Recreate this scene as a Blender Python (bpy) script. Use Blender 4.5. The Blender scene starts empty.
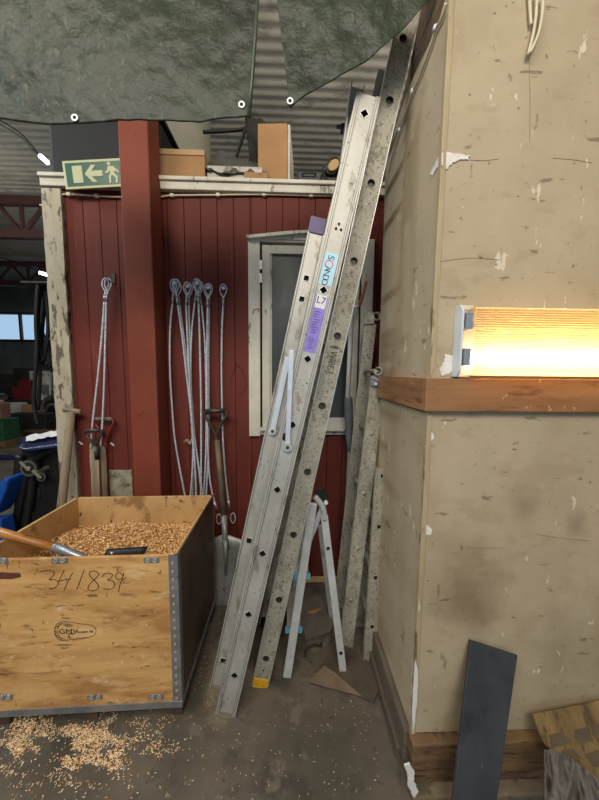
import bpy, bmesh, math, random
from mathutils import Vector as V, Matrix, noise as mnoise
R = random.Random(7)
sc = bpy.context.scene
COL = sc.collection
# ------------------------------------------------------------------ camera
F = 298.0
CAMP = V((0, 0, 1.5))
yaw, pitch, roll = math.radians(1.83), math.radians(5.56), 0.010
fw = V((math.sin(yaw)*math.cos(pitch), math.cos(yaw)*math.cos(pitch), -math.sin(pitch)))
r0 = V((math.cos(yaw), -math.sin(yaw), 0)); u0 = r0.cross(fw)
rt = r0*math.cos(roll)+u0*math.sin(roll); up = u0*math.cos(roll)-r0*math.sin(roll)
cd = bpy.data.cameras.new('camera'); cam = bpy.data.objects.new('camera', cd); COL.objects.link(cam)
cd.sensor_fit = 'VERTICAL'; cd.sensor_height = 24; cd.lens = F/800*24; cd.clip_start = 0.02; cd.clip_end = 200
cam.matrix_world = Matrix(((rt.x, up.x, -fw.x, 0), (rt.y, up.y, -fw.y, 0), (rt.z, up.z, -fw.z, 1.5), (0, 0, 0, 1)))
sc.camera = cam
# ------------------------------------------------------------------ world, lamps, exposure
w = bpy.data.worlds.new('world'); sc.world = w; w.use_nodes = True
bg = w.node_tree.nodes['Background']; bg.inputs[0].default_value = (0.62, 0.80, 1.0, 1); bg.inputs[1].default_value = 0.9
sc.view_settings.view_transform = 'Standard'; sc.view_settings.look = 'None'; sc.view_settings.gamma = 1
sc.view_settings.use_curve_mapping = False; sc.view_settings.exposure = 0.0
def area(name, loc, target, sx, sy, power, col):
    l = bpy.data.lights.new(name, 'AREA'); l.shape = 'RECTANGLE'; l.size = sx; l.size_y = sy; l.energy = power; l.color = col
    o = bpy.data.objects.new(name, l); COL.objects.link(o); o.location = loc
    o.rotation_euler = (V(target)-V(loc)).to_track_quat('-Z', 'Y').to_euler(); return o
area('ceiling_tube_light', (0.1, -1.9, 4.1), (0.3, 1.6, 1.0), 1.6, 0.5, 70, (1.0, 0.91, 0.78))
area('ceiling_tube_light', (-1.9, -1.2, 4.1), (-0.6, 1.8, 0.4), 1.6, 0.4, 66, (1.0, 0.92, 0.80))
area('ceiling_fill', (1.4, 1.7, 3.5), (0.7, 4.0, 4.7), 2.0, 0.4, 34, (1.0, 0.95, 0.86))  # both upward fills are added, unseen, to brighten the corrugated roof
area('ceiling_fill', (-6.0, 4.5, 3.2), (-6.0, 6.2, 4.7), 2.4, 0.4, 14, (1.0, 0.98, 0.92))
area('ceiling_tube_light', (-4.2, 1.0, 4.2), (-0.5, 1.3, 1.0), 2.0, 0.4, 85, (0.80, 0.90, 1.0))
area('ceiling_tube_light', (-0.2, -2.6, 3.8), (0.2, 1.6, 1.2), 2.5, 0.6, 42, (1.0, 0.93, 0.82))
# ------------------------------------------------------------------ pixel rays
def ray(px, py): return (fw + rt*((px-299.5)/F) - up*((py-400)/F))
def PY(px, py, Y): d = ray(px, py); return CAMP + d*(Y/d.y)
def PX(px, py, X): d = ray(px, py); return CAMP + d*(X/d.x)
def PZ(px, py, z=0.0): d = ray(px, py); return CAMP + d*((z-1.5)/d.z)
def PP(px, py, o, n): d = ray(px, py); return CAMP + d*((V(o)-CAMP).dot(V(n))/d.dot(V(n)))
# ------------------------------------------------------------------ materials
def lin(c):
    return tuple(((x/255)/12.92 if x/255 <= .04045 else ((x/255+.055)/1.055)**2.4) for x in c)+(1,)
def M(name, c1, c2=None, scale=6, stretch=(1, 1, 1), lo=.35, hi=.65, rough=.6, metal=0, bump=.15, bdist=.002, marks=(), spec=.5, detail=5, rv=0.0, blobs=()):
    m = bpy.data.materials.new(name); m.use_nodes = True; nt = m.node_tree; N = nt.nodes; L = nt.links
    b = N['Principled BSDF']; b.inputs['Roughness'].default_value = rough; b.inputs['Metallic'].default_value = metal
    b.inputs['Specular IOR Level'].default_value = spec
    tc = N.new('ShaderNodeTexCoord')
    def noi(sc_, st, det=detail, off=0.0):
        mp = N.new('ShaderNodeMapping'); mp.inputs['Scale'].default_value = st; mp.inputs['Location'].default_value = (off, off*1.7, off*.6)
        L.new(tc.outputs['Object'], mp.inputs[0])
        n = N.new('ShaderNodeTexNoise'); n.inputs['Scale'].default_value = sc_; n.inputs['Detail'].default_value = det; n.inputs['Roughness'].default_value = .62
        L.new(mp.outputs[0], n.inputs['Vector']); return n
    n0 = noi(scale, stretch)
    rp = N.new('ShaderNodeValToRGB'); rp.color_ramp.elements[0].position = lo; rp.color_ramp.elements[1].position = hi
    rp.color_ramp.elements[0].color = lin(c1); rp.color_ramp.elements[1].color = lin(c2 or c1)
    L.new(n0.outputs['Fac'], rp.inputs[0]); col = rp.outputs[0]
    for i, (mc, ms, mst, thr, soft, amt) in enumerate(marks):
        nn = noi(ms, mst, 4, 3.1+i*5.3)
        r2 = N.new('ShaderNodeValToRGB'); r2.color_ramp.elements[0].position = thr; r2.color_ramp.elements[1].position = min(1, thr+soft)
        r2.color_ramp.elements[0].color = (0, 0, 0, 1); r2.color_ramp.elements[1].color = (amt, amt, amt, 1)
        L.new(nn.outputs['Fac'], r2.inputs[0])
        mx = N.new('ShaderNodeMix'); mx.data_type = 'RGBA'
        L.new(r2.outputs[0], mx.inputs[0]); L.new(col, mx.inputs[6]); mx.inputs[7].default_value = lin(mc); col = mx.outputs[2]
    for (bp_, br_, bc_, ba_, bs_) in blobs:
        geo = N.new('ShaderNodeNewGeometry'); sb_ = N.new('ShaderNodeVectorMath'); sb_.operation = 'SUBTRACT'; sb_.inputs[1].default_value = bp_
        ml = N.new('ShaderNodeVectorMath'); ml.operation = 'DIVIDE'; ml.inputs[1].default_value = bs_
        ln = N.new('ShaderNodeVectorMath'); ln.operation = 'LENGTH'; nz = noi(7, (1, 1, 1), 4, 1.0)
        L.new(geo.outputs['Position'], sb_.inputs[0]); L.new(sb_.outputs[0], ml.inputs[0]); L.new(ml.outputs[0], ln.inputs[0])
        ad = N.new('ShaderNodeMath'); ad.operation = 'MULTIPLY_ADD'; ad.inputs[1].default_value = br_*1.6; L.new(nz.outputs['Fac'], ad.inputs[0]); L.new(ln.outputs['Value'], ad.inputs[2])
        mr_ = N.new('ShaderNodeMapRange'); mr_.interpolation_type = 'SMOOTHSTEP'; mr_.inputs[1].default_value = br_*.6; mr_.inputs[2].default_value = br_*2.0; mr_.inputs[3].default_value = ba_; mr_.inputs[4].default_value = 0
        L.new(ad.outputs[0], mr_.inputs[0]); mx = N.new('ShaderNodeMix'); mx.data_type = 'RGBA'
        L.new(mr_.outputs[0], mx.inputs[0]); L.new(col, mx.inputs[6]); mx.inputs[7].default_value = lin(bc_); col = mx.outputs[2]
    L.new(col, b.inputs['Base Color'])
    if rv:
        mr = N.new('ShaderNodeMapRange'); mr.inputs[3].default_value = rough-rv; mr.inputs[4].default_value = rough+rv
        L.new(n0.outputs['Fac'], mr.inputs[0]); L.new(mr.outputs[0], b.inputs['Roughness'])
    if bump:
        bp = N.new('ShaderNodeBump'); bp.inputs['Strength'].default_value = bump; bp.inputs['Distance'].default_value = bdist
        nb = noi(scale*4, stretch); L.new(nb.outputs['Fac'], bp.inputs['Height']); L.new(bp.outputs[0], b.inputs['Normal'])
    return m
def emis(name, c, s):
    m = bpy.data.materials.new(name); m.use_nodes = True; b = m.node_tree.nodes['Principled BSDF']
    b.inputs['Base Color'].default_value = lin(c); b.inputs['Emission Color'].default_value = lin(c); b.inputs['Emission Strength'].default_value = s; return m
def glassy(name, c, rough, alpha_mix=None, ior=1.45):
    m = bpy.data.materials.new(name); m.use_nodes = True; b = m.node_tree.nodes['Principled BSDF']
    b.inputs['Base Color'].default_value = lin(c); b.inputs['Roughness'].default_value = rough; b.inputs['Transmission Weight'].default_value = 1; b.inputs['IOR'].default_value = ior
    return m
plaster = M('painted_board', (168, 152, 124), (188, 172, 144), 2.4, lo=.3, hi=.7, rough=.6, bump=.15, marks=(
    ((128, 108, 80), 2.6, (1, 1, .8), .57, .15, .35), ((156, 138, 110), 9, (.6, .6, 1), .58, .08, .35), ((92, 80, 64), 24, (.4, .4, 1.4), .655, .03, .6), ((226, 216, 194), 22, (1, 1, .4), .665, .02, .7), ((90, 78, 62), 44, (1, 1, 1), .67, .02, .75), ((96, 84, 66), 16, (1.2, 1.2, .5), .675, .03, .5)),
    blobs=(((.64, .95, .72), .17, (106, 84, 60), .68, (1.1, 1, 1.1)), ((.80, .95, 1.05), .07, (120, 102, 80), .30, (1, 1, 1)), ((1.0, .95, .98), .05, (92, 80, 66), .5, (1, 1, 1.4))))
red = M('red_board_paint', (93, 42, 34), (110, 52, 43), 1.6, (1, 1, .5), rough=.6, spec=.2, bump=.1, marks=(
    ((150, 78, 55), 6, (4, 4, .25), .63, .1, .5), ((48, 22, 20), 34, (1, 1, .5), .67, .03, .6), ((146, 84, 70), 50, (2, 2, .5), .69, .03, .5)))
redcol = M('red_column_paint', (112, 55, 41), (134, 68, 50), 2.2, (1, 1, .4), rough=.6, spec=.2, bump=.06, marks=(((88, 42, 30), 20, (1, 1, .7), .65, .04, .7), ((150, 92, 76), 60, (1, 1, .5), .68, .04, .5)))
white = M('old_white_paint', (188, 184, 168), (212, 208, 194), 5, rough=.5, marks=(((105, 92, 72), 18, (1, 1, .35), .62, .05, .8), ((70, 62, 50), 45, (1, 1, .6), .68, .03, .8)))
postm = M('peeling_white_post', (186, 178, 156), (160, 150, 126), 6, (1, 1, .4), rough=.7, bump=.5, bdist=.004, marks=(((84, 72, 56), 16, (1, 1, .4), .56, .05, .9), ((60, 50, 40), 40, (1, 1, .3), .6, .04, .8)))
concrete = M('dirty_concrete', (74, 67, 57), (100, 91, 78), 3.2, rough=.8, bump=.5, bdist=.005, marks=(
    ((56, 50, 43), 5, (1, 1, 1), .55, .1, .7), ((150, 140, 118), 46, (1, 1, 1), .66, .03, .6), ((126, 116, 98), 8, (1, 1, 1), .60, .06, .4), ((48, 43, 37), 28, (1, 1, 1), .64, .04, .6)),
    blobs=(((-.36, 1.36, 0), .10, (176, 160, 126), .65, (.6, 2.2, 1)), ((-.30, 1.16, 0), .06, (160, 146, 116), .4, (1, 1, 1))))
alu = M('worn_aluminium', (168, 166, 158), (190, 188, 180), 9, (1, 1, .5), rough=.5, metal=.35, bump=.12, rv=.1, marks=(
    ((122, 112, 94), 20, (1, 1, .4), .58, .08, .6), ((66, 60, 52), 70, (1, 1, .7), .64, .03, .7)))
alud = M('mossy_aluminium', (146, 141, 126), (180, 175, 158), 9, (1, 1, .6), rough=.6, metal=.15, bump=.4, marks=(
    ((112, 104, 86), 22, (1, 1, .6), .56, .06, .55), ((78, 70, 56), 110, (1, 1, .8), .575, .04, .7), ((214, 210, 194), 80, (1, 1, 1), .62, .04, .5)))
edge = M('bare_aluminium_edge', (196, 196, 190), (214, 214, 208), 12, rough=.35, metal=.6, bump=.05, marks=(((120, 112, 98), 30, (1, 1, .3), .62, .05, .6),))
galv = M('galvanised_steel', (142, 148, 152), (168, 172, 176), 18, rough=.4, metal=.7, bump=.05, marks=(((90, 88, 84), 20, (1, 1, 1), .62, .05, .6),))
cablem = M('galvanised_wire_rope', (160, 166, 174), (214, 220, 228), 60, (1, 1, 2), rough=.45, metal=.15, bump=.6, bdist=.003)
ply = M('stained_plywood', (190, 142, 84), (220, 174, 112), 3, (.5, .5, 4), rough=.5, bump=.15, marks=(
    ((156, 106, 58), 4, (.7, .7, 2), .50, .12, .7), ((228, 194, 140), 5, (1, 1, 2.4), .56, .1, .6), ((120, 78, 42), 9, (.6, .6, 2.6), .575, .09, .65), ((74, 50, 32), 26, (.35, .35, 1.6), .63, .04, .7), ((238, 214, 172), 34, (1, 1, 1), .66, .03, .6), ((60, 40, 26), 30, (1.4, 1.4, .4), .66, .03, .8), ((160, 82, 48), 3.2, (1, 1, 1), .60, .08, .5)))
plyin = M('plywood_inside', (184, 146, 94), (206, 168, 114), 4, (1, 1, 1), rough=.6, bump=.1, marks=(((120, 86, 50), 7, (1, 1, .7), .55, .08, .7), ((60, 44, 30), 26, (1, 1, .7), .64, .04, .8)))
plydark = M('dark_plywood', (80, 64, 50), (104, 84, 66), 4, (1, 1, 2), rough=.5, bump=.15, marks=(((44, 34, 27), 9, (1, 1, .6), .56, .1, .7), ((140, 124, 100), 40, (1, 1, 1), .72, .03, .6)))
timber = M('orange_timber', (134, 95, 62), (160, 117, 78), 4, (.5, .5, 5), rough=.45, bump=.15, marks=(((100, 62, 36), 10, (.5, .5, 3), .56, .08, .7), ((206, 176, 136), 30, (1, 1, 1), .64, .03, .6)))
rough_wood = M('rough_brown_wood', (98, 74, 50), (128, 100, 68), 9, (.6, .6, 4), rough=.7, bump=.5, bdist=.004, marks=(((56, 42, 31), 16, (.6, .6, 3), .54, .08, .8), ((70, 56, 44), 6, (1, 1, 1), .52, .1, .6),))
greywood = M('weathered_handle_wood', (118, 102, 82), (146, 128, 104), 12, (1, 1, .25), rough=.65, bump=.25, marks=(((70, 56, 42), 20, (1, 1, .25), .6, .06, .7),))
varn = M('varnished_handle_wood', (150, 96, 44), (184, 126, 64), 14, (.3, 1, 1), rough=.35, bump=.1, marks=(((70, 42, 22), 18, (.3, 1, 1), .62, .05, .7),))
steel = M('worn_spade_steel', (124, 124, 118), (164, 164, 158), 9, (1, 1, .5), rough=.42, metal=.3, bump=.2, marks=(((58, 52, 46), 12, (1, 1, .7), .6, .08, .7),))
drk = M('dark_oiled_steel', (56, 53, 46), (78, 72, 60), 16, rough=.45, metal=.4)
redmet = M('red_painted_steel', (104, 34, 30), (128, 44, 38), 12, rough=.4)
black = M('black_plastic', (20, 20, 21), (30, 30, 31), 8, rough=.42, bump=.08, marks=(((74, 72, 68), 24, (1, 1, 1), .7, .04, .5),))
blackr = M('black_rubber', (8, 8, 8), (15, 15, 15), 10, rough=.7)
holem = M('dark_rung_inside', (14, 13, 12), None, rough=.8)  # near-black colour puts the shade of hollow rung ends into the material
card = M('brown_cardboard', (150, 112, 70), (166, 126, 82), 4, rough=.75, marks=(((100, 72, 44), 7, (1, 1, 1), .62, .08, .5),))
whiteb = M('white_board', (168, 164, 152), (190, 186, 176), 6, rough=.6, marks=(((90, 84, 74), 14, (1, 1, .4), .62, .06, .7),))
greyp = M('grey_plastic_film', (64, 64, 60), (86, 86, 82), 8, rough=.3, bump=.3)
tankm = M('grey_beige_tub', (122, 118, 102), (136, 132, 116), 4, rough=.5)
tarpm = M('green_tarpaulin', (29, 38, 24), (46, 57, 38), 3, rough=.38, spec=.3, bump=1.0, bdist=.009, marks=(((40, 40, 36), 4, (1, 1, 1), .53, .12, .6), ((92, 98, 84), 60, (1, 1, .5), .60, .06, .45), ((28, 30, 26), 14, (1, 1, 1), .60, .06, .4)), rv=.08, detail=8)
tarpedge = M('green_tarpaulin_hem', (50, 62, 46), (68, 80, 60), 12, rough=.4, bump=.3)
ceilm = M('corrugated_roof_sheet', (168, 162, 146), (188, 182, 166), 2, (1, 1, 1), rough=.55, marks=(((112, 104, 92), 4, (1, 2.5, 1), .56, .12, .6),))
hallwall = M('corrugated_grey_sheet', (96, 100, 102), (110, 114, 116), 2, rough=.6)
trussm = M('dark_red_truss_paint', (58, 30, 27), (70, 36, 32), 5, rough=.6)
greenm = M('dark_green_paint', (38, 82, 52), (44, 92, 58), 8, rough=.4)
gl = M('photoluminescent_cream', (176, 178, 136), (188, 190, 150), 12, rough=.5, bump=0)
signg = M('exit_sign_green', (16, 74, 52), (20, 84, 60), 12, rough=.35, bump=0)
ink = M('black_marker_ink', (34, 24, 18), None, rough=.6, bump=0)
inkg = M('grey_stamp_ink', (74, 50, 30), None, rough=.6, bump=0)
pink = M('pink_ink', (222, 96, 128), None, rough=.5, bump=0)
navy = M('navy_ink', (36, 46, 70), None, rough=.5, bump=0)
sky_st = M('pale_blue_sticker', (176, 218, 236), None, rough=.35, bump=0)
purple = M('purple_sticker', (128, 112, 196), (148, 134, 212), 30, rough=.4, bump=0, marks=(((92, 76, 150), 80, (1, 1, 1), .62, .04, .6),))
purpd = M('dark_purple_plastic', (62, 46, 96), (76, 58, 112), 20, rough=.45)
whites = M('white_sticker', (222, 220, 224), None, rough=.4, bump=0)
yellow = M('yellow_plastic', (206, 150, 22), (226, 174, 40), 20, rough=.5, marks=(((120, 84, 26), 30, (1, 1, 1), .62, .06, .7),))
bluepl = M('pale_blue_plastic', (84, 146, 168), (100, 160, 180), 20, rough=.45)
bluem = M('bright_blue_plastic', (20, 70, 150), (30, 86, 176), 8, rough=.35)
navyp = M('dark_blue_plastic', (22, 28, 58), (36, 44, 80), 8, rough=.25)
slate = M('charcoal_board', (44, 46, 50), (60, 62, 66), 6, (1, 1, .6), rough=.55, bump=.12, marks=(((92, 94, 96), 20, (1, 1, .3), .68, .04, .4), ((28, 28, 30), 9, (1, 1, 1), .6, .08, .5)))
matm = M('dusty_rubber_mat', (64, 55, 47), (86, 75, 64), 8, rough=.75, bump=.3, marks=(((50, 43, 37), 6, (1, 1, 1), .58, .1, .6),))
foldm = M('brown_mat_underside', (104, 84, 68), (124, 104, 84), 9, rough=.75, bump=.5, bdist=.004)
ragm = M('dirty_grey_cloth', (78, 74, 68), (112, 106, 98), 7, rough=.9, bump=.4, marks=(((46, 42, 38), 8, (1, 1, 1), .58, .1, .6),))
greygrip = M('grey_foam_grip', (88, 92, 98), (100, 104, 110), 20, rough=.7)
offwhite = M('offwhite_cable_sheath', (196, 186, 158), (208, 198, 172), 20, rough=.5)
darkroom = M('dark_room_paint', (42, 44, 42), (52, 54, 52), 3, rough=.8)
creamp = M('cream_lamp_housing', (214, 206, 186), (226, 218, 200), 8, rough=.4)
torn = M('torn_white_board_core', (214, 210, 202), (232, 228, 222), 30, rough=.9, bump=.6, bdist=.004)
leath = M('tan_lining', (176, 146, 98), (190, 160, 112), 18, rough=.8)
sliver = M('pale_timber', (196, 166, 112), (208, 180, 128), 10, (.4, 1, 1), rough=.6)
# pellets: colour per grain
def grainmat(name, cols):
    m = bpy.data.materials.new(name); m.use_nodes = True; N = m.node_tree.nodes; L = m.node_tree.links; b = N['Principled BSDF']; b.inputs['Roughness'].default_value = .55
    g_ = N.new('ShaderNodeNewGeometry'); rp = N.new('ShaderNodeValToRGB'); rp.color_ramp.interpolation = 'CONSTANT'
    while len(rp.color_ramp.elements) < len(cols): rp.color_ramp.elements.new(.5)
    for i, c in enumerate(cols): rp.color_ramp.elements[i].position = i/len(cols); rp.color_ramp.elements[i].color = lin(c)
    L.new(g_.outputs['Random Per Island'], rp.inputs[0]); L.new(rp.outputs[0], b.inputs['Base Color']); return m
def grainmat0():
    m = M('wood_pellet', (170, 118, 62), (212, 168, 110), 55, lo=.3, hi=.7, rough=.6, bump=0, marks=(((238, 214, 170), 70, (1, 1, 1), .60, .04, .9), ((110, 68, 34), 60, (1, 1, 1), .62, .04, .7)))
    return m
grain = grainmat0()
grainr = grainmat('wood_pellet_mixed', [(214, 166, 104), (172, 118, 60), (240, 208, 154), (196, 146, 84), (120, 76, 38), (228, 186, 124), (150, 100, 50), (206, 156, 92)])
grain2 = grainmat('pale_spilled_pellet', [(236, 206, 160), (204, 160, 106), (250, 232, 200), (222, 186, 134), (176, 130, 80), (244, 220, 180)])
# ------------------------------------------------------------------ mesh builder
class MB:
    def __init__(s): s.v = []; s.f = []
    def add(s, vs, fs):
        n = len(s.v); s.v += [V(p) for p in vs]; s.f += [tuple(i+n for i in f) for f in fs]; return s
    def boxax(s, o, a, b, c):   # corner o, edge vectors
        o, a, b, c = V(o), V(a), V(b), V(c)
        vs = [o, o+a, o+a+b, o+b, o+c, o+a+c, o+a+b+c, o+b+c]
        fs = [(0, 3, 2, 1), (4, 5, 6, 7), (0, 1, 5, 4), (1, 2, 6, 5), (2, 3, 7, 6), (3, 0, 4, 7)]
        if a.cross(b).dot(c) < 0: fs = [f[::-1] for f in fs]
        return s.add(vs, fs)
    def box(s, x0, x1, y0, y1, z0, z1): return s.boxax((x0, y0, z0), (x1-x0, 0, 0), (0, y1-y0, 0), (0, 0, z1-z0))
    def bar(s, p, q, w, h, side=None):  # w along side dir, h along the third
        p, q = V(p), V(q); d = (q-p); side = V(side) if side else V((1, 0, 0))
        side = (side-d.normalized()*side.dot(d.normalized())).normalized(); n = d.normalized().cross(side)
        return s.boxax(p-side*w/2-n*h/2, side*w, n*h, d)
    def tube(s, pts, r, n=10, closed=False, caps=True):
        pts = [V(p) for p in pts]; k = len(pts); rr = r if isinstance(r, (list, tuple)) else [r]*k
        vs = []; prev = None
        for i in range(k):
            a = pts[(i-1) % k] if (closed or i) else pts[0]; b = pts[(i+1) % k] if (closed or i < k-1) else pts[-1]
            t = (b-a).normalized()
            if prev is None:
                prev = t.cross(V((.31, .2, .93))).normalized()
            prev = (prev-t*prev.dot(t)).normalized(); bi = t.cross(prev)
            for j in range(n):
                an = 2*math.pi*j/n; vs.append(pts[i]+(prev*math.cos(an)+bi*math.sin(an))*rr[i])
        fs = []
        for i in range(k if closed else k-1):
            for j in range(n):
                a = i*n+j; b = i*n+(j+1) % n; c = ((i+1) % k)*n+(j+1) % n; d = ((i+1) % k)*n+j; fs.append((a, b, c, d))
        if caps and not closed: fs += [tuple(range(n))[::-1], tuple((k-1)*n+j for j in range(n))]
        return s.add(vs, fs)
    def prism(s, pts, off):
        pts = [V(p) for p in pts]; off = V(off); n = len(pts)
        nrm = V((0, 0, 0))
        for i in range(n): nrm += pts[i].cross(pts[(i+1) % n])
        flip = nrm.dot(off) > 0
        fs = [tuple(range(n)), tuple(range(n, 2*n))[::-1]]+[((i+1) % n, i, n+i, n+(i+1) % n) for i in range(n)]
        if flip: fs = [f[::-1] for f in fs]
        return s.add(pts+[p+off for p in pts], fs)
    def ring(s, outer, inner, off):  # plate with a hole, both loops same count
        n = len(outer); off = V(off); P = [V(p) for p in outer]+[V(p) for p in inner]; P += [p+off for p in P]
        fs = []
        for i in range(n):
            j = (i+1) % n
            fs += [(i, j, n+j, n+i), (2*n+j, 2*n+i, 3*n+i, 3*n+j), (n+i, n+j, 3*n+j, 3*n+i), (j, i, 2*n+i, 2*n+j)]
        return s.add(P, fs)
    def ball(s, c, rx, ry, rz, n=14, m=9):
        c = V(c); vs = [c+V((0, 0, rz))]; fs = []
        for i in range(1, m):
            a = math.pi*i/m
            for j in range(n): b = 2*math.pi*j/n; vs.append(c+V((rx*math.sin(a)*math.cos(b), ry*math.sin(a)*math.sin(b), rz*math.cos(a))))
        vs.append(c-V((0, 0, rz)))
        for j in range(n): fs.append((0, 1+j, 1+(j+1) % n)); fs.append((len(vs)-1, 1+(m-2)*n+(j+1) % n, 1+(m-2)*n+j))
        for i in range(m-2):
            for j in range(n): a = 1+i*n; fs.append((a+j, a+n+j, a+n+(j+1) % n, a+(j+1) % n))
        return s.add(vs, fs)
    def sheet(s, grid, off):   # grid[i][j] of points, thickened by vector off
        a = len(grid); b = len(grid[0]); P = [V(p) for r in grid for p in r]; off = V(off); n = a*b
        fs = []
        for i in range(a-1):
            for j in range(b-1):
                q = (i*b+j, i*b+j+1, (i+1)*b+j+1, (i+1)*b+j); fs += [q, tuple(n+x for x in q[::-1])]
        bd = [(0*b+j) for j in range(b)]+[(i*b+b-1) for i in range(1, a)]+[((a-1)*b+j) for j in range(b-2, -1, -1)]+[(i*b) for i in range(a-2, 0, -1)]
        for k in range(len(bd)): x = bd[k]; y = bd[(k+1) % len(bd)]; fs.append((y, x, n+x, n+y))
        return s.add(P+[p+off for p in P], fs)
ORG = {}
def obj(name, mb, mat, parent=None, smooth=False, bevel=0, subsurf=0, fix=True):
    base = ORG[parent.name] if parent else None
    if base is None:
        xs = [v.x for v in mb.v]; ys = [v.y for v in mb.v]; zs = [v.z for v in mb.v]
        base = V(((min(xs)+max(xs))/2, (min(ys)+max(ys))/2, min(zs)))
    me = bpy.data.meshes.new(name); me.from_pydata([tuple(v-base) for v in mb.v], [], mb.f); me.validate()
    if fix:
        bm = bmesh.new(); bm.from_mesh(me); bmesh.ops.recalc_face_normals(bm, faces=bm.faces); bm.to_mesh(me); bm.free()
    o = bpy.data.objects.new(name, me); COL.objects.link(o); me.materials.append(mat)
    if smooth:
        for p in me.polygons: p.use_smooth = True
    if parent: o.parent = parent
    else: o.location = base
    ORG[o.name] = base
    if bevel:
        m = o.modifiers.new('bevel', 'BEVEL'); m.width = bevel; m.segments = 2; m.limit_method = 'ANGLE'
    if subsurf:
        m = o.modifiers.new('sub', 'SUBSURF'); m.levels = subsurf; m.render_levels = subsurf
    return o
def thing(name, label, cat, loc, group=None):
    o = bpy.data.objects.new(name, None); COL.objects.link(o); o.location = loc; o.empty_display_size = .05; ORG[o.name] = V(loc)
    return tag(o, label, cat, group)
def tag(o, label, cat, group=None, kind=None):
    if label: o['label'] = label
    if cat: o['category'] = cat
    if group: o['group'] = group
    if kind: o['kind'] = kind
    return o
def struct(name, mb, mat, label=None, parent=None, **k):
    o = obj(name, mb, mat, parent, **k)
    if not parent:
        o['kind'] = 'structure'
        if label: o['label'] = label
    return o
def text(name, body, org, right, upv, size, mat, parent, thick=.0006, xs=1.0):
    c = bpy.data.curves.new('t', 'FONT'); c.body = body; c.size = size; c.align_x = 'CENTER'; c.align_y = 'CENTER'; c.extrude = thick
    t = bpy.data.objects.new('t', c); COL.objects.link(t)
    dg = bpy.context.evaluated_depsgraph_get(); me = bpy.data.meshes.new_from_object(t.evaluated_get(dg))
    right = V(right).normalized(); upv = V(upv).normalized(); n = right.cross(upv)
    mb = MB(); mb.v = [V(org)+right*v.co.x*xs+upv*v.co.y+n*v.co.z for v in me.vertices]; mb.f = [tuple(p.vertices) for p in me.polygons]
    bpy.data.objects.remove(t); bpy.data.curves.remove(c); bpy.data.meshes.remove(me)
    return obj(name, mb, mat, parent, fix=False)
def smoothpts(pts, k=6):
    pts = [V(p) for p in pts]; out = []
    for i in range(len(pts)-1):
        p0 = pts[max(i-1, 0)]; p1 = pts[i]; p2 = pts[i+1]; p3 = pts[min(i+2, len(pts)-1)]
        for j in range(k):
            t = j/k; out.append(.5*((2*p1)+(p2-p0)*t+(2*p0-5*p1+4*p2-p3)*t*t+(3*p1-p0-3*p2+p3)*t**3))
    return out+[pts[-1]]
# ================================================================== SETTING
YB = 2.0          # red wall face
XW, YC, YE = .455, .97, 1.53   # side wall plane, corner, far end
# floor, with a dusty pale patch beside the crate
mb = MB().box(-14, 5, -3, 14, -.1, 0)
fl = struct('floor', mb, concrete, 'grey dirty concrete floor')
# hall ceiling (corrugated)
mb = MB(); g = []
ny = 1100
for i in range(ny):
    y = -3+17*i/(ny-1); z = 4.7+.0055*math.cos(2*math.pi*(y)/.125)
    g.append([(-14, y, z), (5, y, z)])
n = len(g)
vs = [p for r in g for p in r]; fs = [(2*i, 2*i+1, 2*i+3, 2*i+2) for i in range(n-1)]
mb.add(vs, fs); mb.box(-14, 5, -3, 14, 4.76, 4.8)
struct('ceiling', mb, ceilm, 'corrugated metal roof of the hall', smooth=True, fix=False)
# far hall wall with window band
HY = 12.0
mb = MB()
for i in range(150):
    x = -14+i*.127; mb.box(x, x+.07, HY-.03, HY, 0, 2.6)
mb.box(-14, 5, HY, HY+.1, 0, 2.6); mb.box(-14, 5, HY, HY+.1, 3.55, 4.8)
struct('wall_far', mb, hallwall, 'grey corrugated far wall of the hall')
mb = MB().box(-14, 5, HY-.06, HY+.06, 2.5, 2.6).box(-14, 5, HY-.06, HY+.06, 3.55, 3.62)
for i in range(16): mb.box(-14+i*1.2, -13.93+i*1.2, HY-.04, HY+.06, 2.6, 3.55)
wf = struct('window_2', mb, drk, 'long window band high in the far hall wall')
pan = glassy('hall_window_glass', (225, 240, 250), .0)
struct('window_pane', MB().box(-14, 5, HY+.01, HY+.02, 2.6, 3.55), pan, parent=wf)
struct('wall_behind', MB().box(-14, -3, -3.1, -3, 0, 4.8).box(-3, 5, -3.1, -3, 2.9, 4.8).box(2.2, 5, -3.1, -3, 0, 2.9), hallwall, 'unseen hall wall behind the viewer with an opening added for sky light')  # unseen wall and opening put in to hold back the sky light
struct('wall_left', MB().box(-14.1, -14, -3, 14, 0, 4.8), hallwall, 'left wall of the hall')
struct('wall_right', MB().box(5, 5.1, -3, 14, 0, 4.8), hallwall, 'right wall of the hall behind the booth')
# roof trusses
for t, (Y, z0, z1, px0) in enumerate(((6.0, 3.98, 4.55, 0), (9.3, 3.98, 4.5, 0))):
    mb = MB().box(-14, 5, Y-.06, Y+.06, z0-.07, z0+.07).box(-14, 5, Y-.06, Y+.06, z1-.05, z1+.1)
    x = -14.0; k = 0
    while x < 4.6:
        mb.bar((x, Y, z0), (x+.45, Y, z1), .06, .06, (0, 1, 0)); mb.bar((x+.45, Y, z1), (x+.9, Y, z0), .06, .06, (0, 1, 0)); mb.bar((x+.9, Y, z0), (x+.9, Y, z1), .05, .05, (0, 1, 0)); x += .9
    struct('trim_%d' % (t+1), mb, trussm, 'dark red steel roof truss across the hall')
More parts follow.
